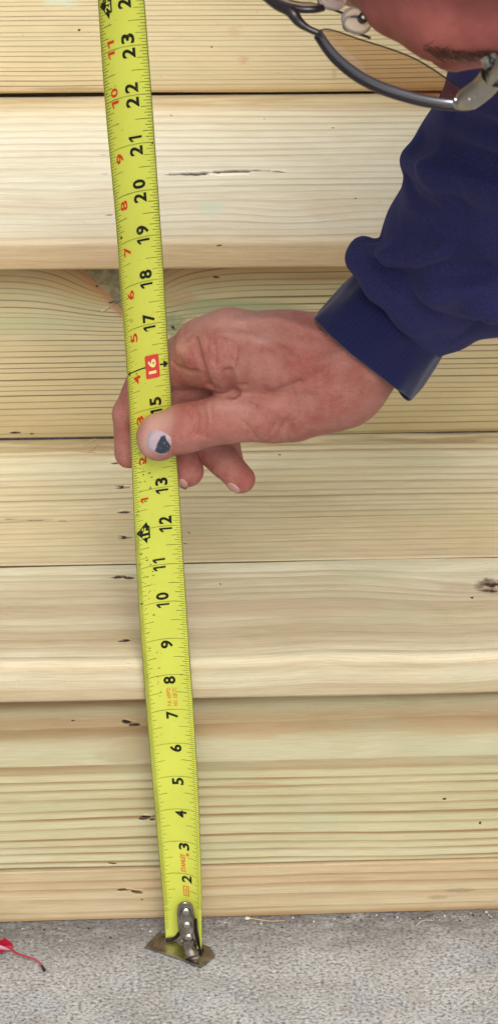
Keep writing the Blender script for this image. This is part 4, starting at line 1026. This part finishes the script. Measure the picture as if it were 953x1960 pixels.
# end piece, hinge and temple
ep = [T_(x, y, t) for x, y, t in [(868, 201, 35.9), (884, 196, 35.8), (905, 183, 35.5), (926, 166, 35.2), (940, 148, 34.9)]]
V, Q = tube(spline(ep, 24), np.r_[np.linspace(.07, .17, 10), np.full(14, .17)], 14, flat=(CR*.5+CU*.6+CF*.5, .6)); e_ = mesh_obj('end_piece', V, Q, SV.m, gl)
V, Q = tube(spline([T_(x, y-9, t-.12) for x, y, t in [(872, 200, 35.9), (892, 190, 35.8), (912, 173, 35.5), (927, 160, 35.2)]], 14), .045, 10); mesh_obj('end_piece_bevel', V, Q, Mat('bright_silver', rough=.2, metal=1., base=lin('d5dadd')).m, e_)
for x, y in ((897, 190), (909, 183)): dome('hinge_screw', T_(x, y, 35.32), .03, -CF, SV.m, e_)
V, Q = tube([T_(933, 108, 34.75), T_(942, 128, 34.75)], .115, 16); hb = mesh_obj('hinge_barrel', V, Q, SV.m, gl)
dome('hinge_screw', T_(941, 117, 34.6), .05, -CF, GB.m, hb)
V, Q = tube(spline([T_(x, y, t) for x, y, t in [(938, 150, 34.9), (962, 112, 34.4), (1010, 20, 34.0), (1160, -260, 33.9), (1290, -470, 34.6), (1330, -560, 35.6)]], 40), .11, 12, flat=(CR, .6)); mesh_obj('temple', V, Q, SV.m, gl)

# ------------------------------------------------------------------ fallen leaf and litter on the slab
LF = Mat('red_leaf', rough=.5, spec=.35); lu, lv = LF.uv()
side = LF.noise(lu*3, lv*3, 0., detail=3.)
LF.link(LF.mix(side.smooth(.35, .7), lin('b0122c'), lin('8a0f28')), 'Base Color')
LF2 = Mat('red_leaf_back', rough=.55, base=lin('b48a9c'))
leaf = empty('fallen_leaf', at(10, 1820, 2, 0.))
tag(leaf, 'small bright red fallen leaf with a thin curved stalk on the concrete at the left', 'leaf')
out = [(27, 1812), (24, 1806), (20, 1802), (10, 1795), (4, 1799), (-14, 1801), (-40, 1792), (-62, 1806), (-50, 1815), (-72, 1826), (-40, 1826), (-20, 1828), (6, 1823), (20, 1819)]
c_ = (2, 1811); V, uvs, Fs = [], [], []
rings = [0, .35, .7, 1.]
for r_ in rings:
    for i, (x, y) in enumerate(out):
        X_, Y_ = c_[0]+(x-c_[0])*r_, c_[1]+(y-c_[1])*r_
        V.append(at(X_, Y_, 2, .10+.12*r_*math.sin(i*1.7)**2+(.14*r_ if y < 1805 else 0))); uvs.append((x*.05*r_, y*.05*r_))
Q = grid_quads(4, len(out), True)
quad_mesh('leaf_blade', V, Q, LF.m, leaf, True, uv=uvs)
V = [at(x, y, 2, z) for x, y, z in [(27, 1813, .16), (20, 1817, .2), (2, 1809, .24), (-20, 1812, .22), (-22, 1823, .1), (4, 1822, .08), (20, 1820, .08)]]
mesh_obj('leaf_underside', V, [tuple(range(7))], LF2.m, leaf, False)
stp = spline([at(x, y, 2, z) for x, y, z in [(22, 1815, .14), (30, 1823, .16), (45, 1829, .2), (62, 1834, .2), (74, 1841, .14), (81, 1849, .07), (86, 1858, .03)]], 26)
V, Q = tube(stp, np.r_[np.linspace(.028, .02, 19), np.linspace(.022, .036, 7)], 8); stalk = mesh_obj('leaf_stalk', V, Q, Mat('leaf_stalk', rough=.5, base=lin('a8303f')).m, leaf)
V, Q = tube(stp[20:], np.linspace(.026, .045, 6), 8); mesh_obj('stalk_tip', V, Q, Mat('stalk_tip', rough=.7, base=lin('3a2a26')).m, stalk)

def chip(name, px, py, s, mat, label=None, cat=None, group=None, z=0.02, asp=1., rot=None, plane=(2, None)):
    c_ = at(px, py, 2, z) if plane[0] == 2 else at(px, py, 1, plane[1]); a = rng.uniform(0, 6.28) if rot is None else rot; V = []
    n = 6; e_ = np.array([math.cos(a), math.sin(a), 0]); f_ = np.array([-math.sin(a), math.cos(a), 0])
    jit = rng.uniform(.7, 1.2, n)
    for zz, k_ in ((0, 1.), (s*.45, .75)):
        for i in range(n):
            q = 2*math.pi*i/n; V.append(c_+e_*math.cos(q)*s*asp*jit[i]*k_+f_*math.sin(q)*s*jit[i]*k_+np.array([0, 0, zz+rng.uniform(0, s*.15)]))
    o = mesh_obj(name, V, [list(range(n))[::-1], [n+i for i in range(n)]]+[[i, (i+1) % n, n+(i+1) % n, n+i] for i in range(n)], mat, None, False)
    o.location = Vector(np.array(c_)*IN); o.data.transform(Matrix.Translation(-Vector(np.array(c_)*IN)))
    return tag(o, label, cat, group)
WH = Mat('white_chip', rough=.6, base=lin('d8d4cc')).m; DKc = Mat('dark_crumb', rough=.8, base=lin('3a332c')).m; WDc = Mat('wood_sliver', rough=.7, base=lin('c9ab7c')).m
chip('white_chip', 474, 1758, .05, WH, 'largest white chip on the slab at the foot of the timber, right of the tape', 'chip', z=.0, asp=1.5, rot=0.)
V, Q = tube(spline([at(x, y, 2, z) for x, y, z in [(480, 1758, .02), (497, 1760, .03), (515, 1763, .03), (545, 1762, .02)]], 16), np.linspace(.014, .008, 16), 6)
o = mesh_obj('wood_sliver', V, Q, WDc, None); tag(o, 'long pale wood sliver lying on the slab beside the white chip', 'sliver')
V, Q = tube(spline([at(x, y, 2, z) for x, y, z in [(795, 1772, .02), (805, 1764, .04), (815, 1761, .05), (828, 1762, .02)]], 14), .006, 6)
o = mesh_obj('curled_fibre', V, Q, WH, None); tag(o, 'thin pale curled fibre on the concrete right of the hook', 'fibre')
V, Fs = [], []
def crumb(px, py, sz):
    c_ = at(px, py, 2, -.01); o_ = len(V); n = 5; a = rng.uniform(0, 6)
    for zz, k_ in ((0, 1.), (sz*.8, .6)):
        for i in range(n): q = a+2*math.pi*i/n; V.append(c_+np.array([math.cos(q)*sz*k_*rng.uniform(.7, 1.5), math.sin(q)*sz*k_, zz]))
    Fs.append([o_+n+i for i in range(n)]); Fs.extend([[o_+i, o_+(i+1) % n, o_+n+(i+1) % n, o_+n+i] for i in range(n)])
for px, py in ((116, 1777), (118, 1800), (44, 1778), (288, 1783), (500, 1768), (560, 1757), (600, 1764), (640, 1759), (720, 1752), (760, 1756), (900, 1748), (930, 1746), (386, 1862), (430, 1766), (850, 1753)): crumb(px, py, rng.uniform(.014, .028))
for q in range(24): px = rng.uniform(0, 953); crumb(px, 1776-.03*px+abs(rng.normal(0, 7)), rng.uniform(.008, .018))
tag(mesh_obj('white_crumbs', V, Fs, WH, None, False), 'tiny white crumbs scattered on the slab along the foot of the timber', 'crumbs', kind='stuff')
V, Fs = [], []
for px, py in ((112, 1796), (85, 1780), (212, 1795), (482, 1754), (665, 1757), (690, 1761), (790, 1760), (880, 1763), (905, 1752), (540, 1775), (170, 1777), (410, 1768)): crumb(px, py, rng.uniform(.016, .035))
for q in range(45): px = rng.uniform(0, 953); crumb(px, 1774-.03*px+abs(rng.normal(0, 6)), rng.uniform(.008, .024))
tag(mesh_obj('dark_crumbs', V, Fs, DKc, None, False), 'tiny dark crumbs scattered on the slab along the foot of the timber', 'crumbs', kind='stuff')
V, Fs = [], []
for px, py, dx, dy_ in ((160, 852, 24, -14), (185, 858, 26, 6), (150, 862, 36, 4), (172, 866, 18, -22), (215, 860, 12, 8)):
    v, q = tube([at(px, py, 2, ZT1+.0), at(px+dx*.5, py+dy_*.5, 2, ZT1+.05), at(px+dx, py+dy_, 2, ZT1+.01)], [.006, .012, .004], 5)
    Fs += [[i+len(V) for i in f] for f in q]; V += v.tolist()
tag(mesh_obj('wood_splinters', V, Fs, WDc, None), 'fine pale splinters lying on the back edge of the lower tread', 'splinters', kind='stuff')
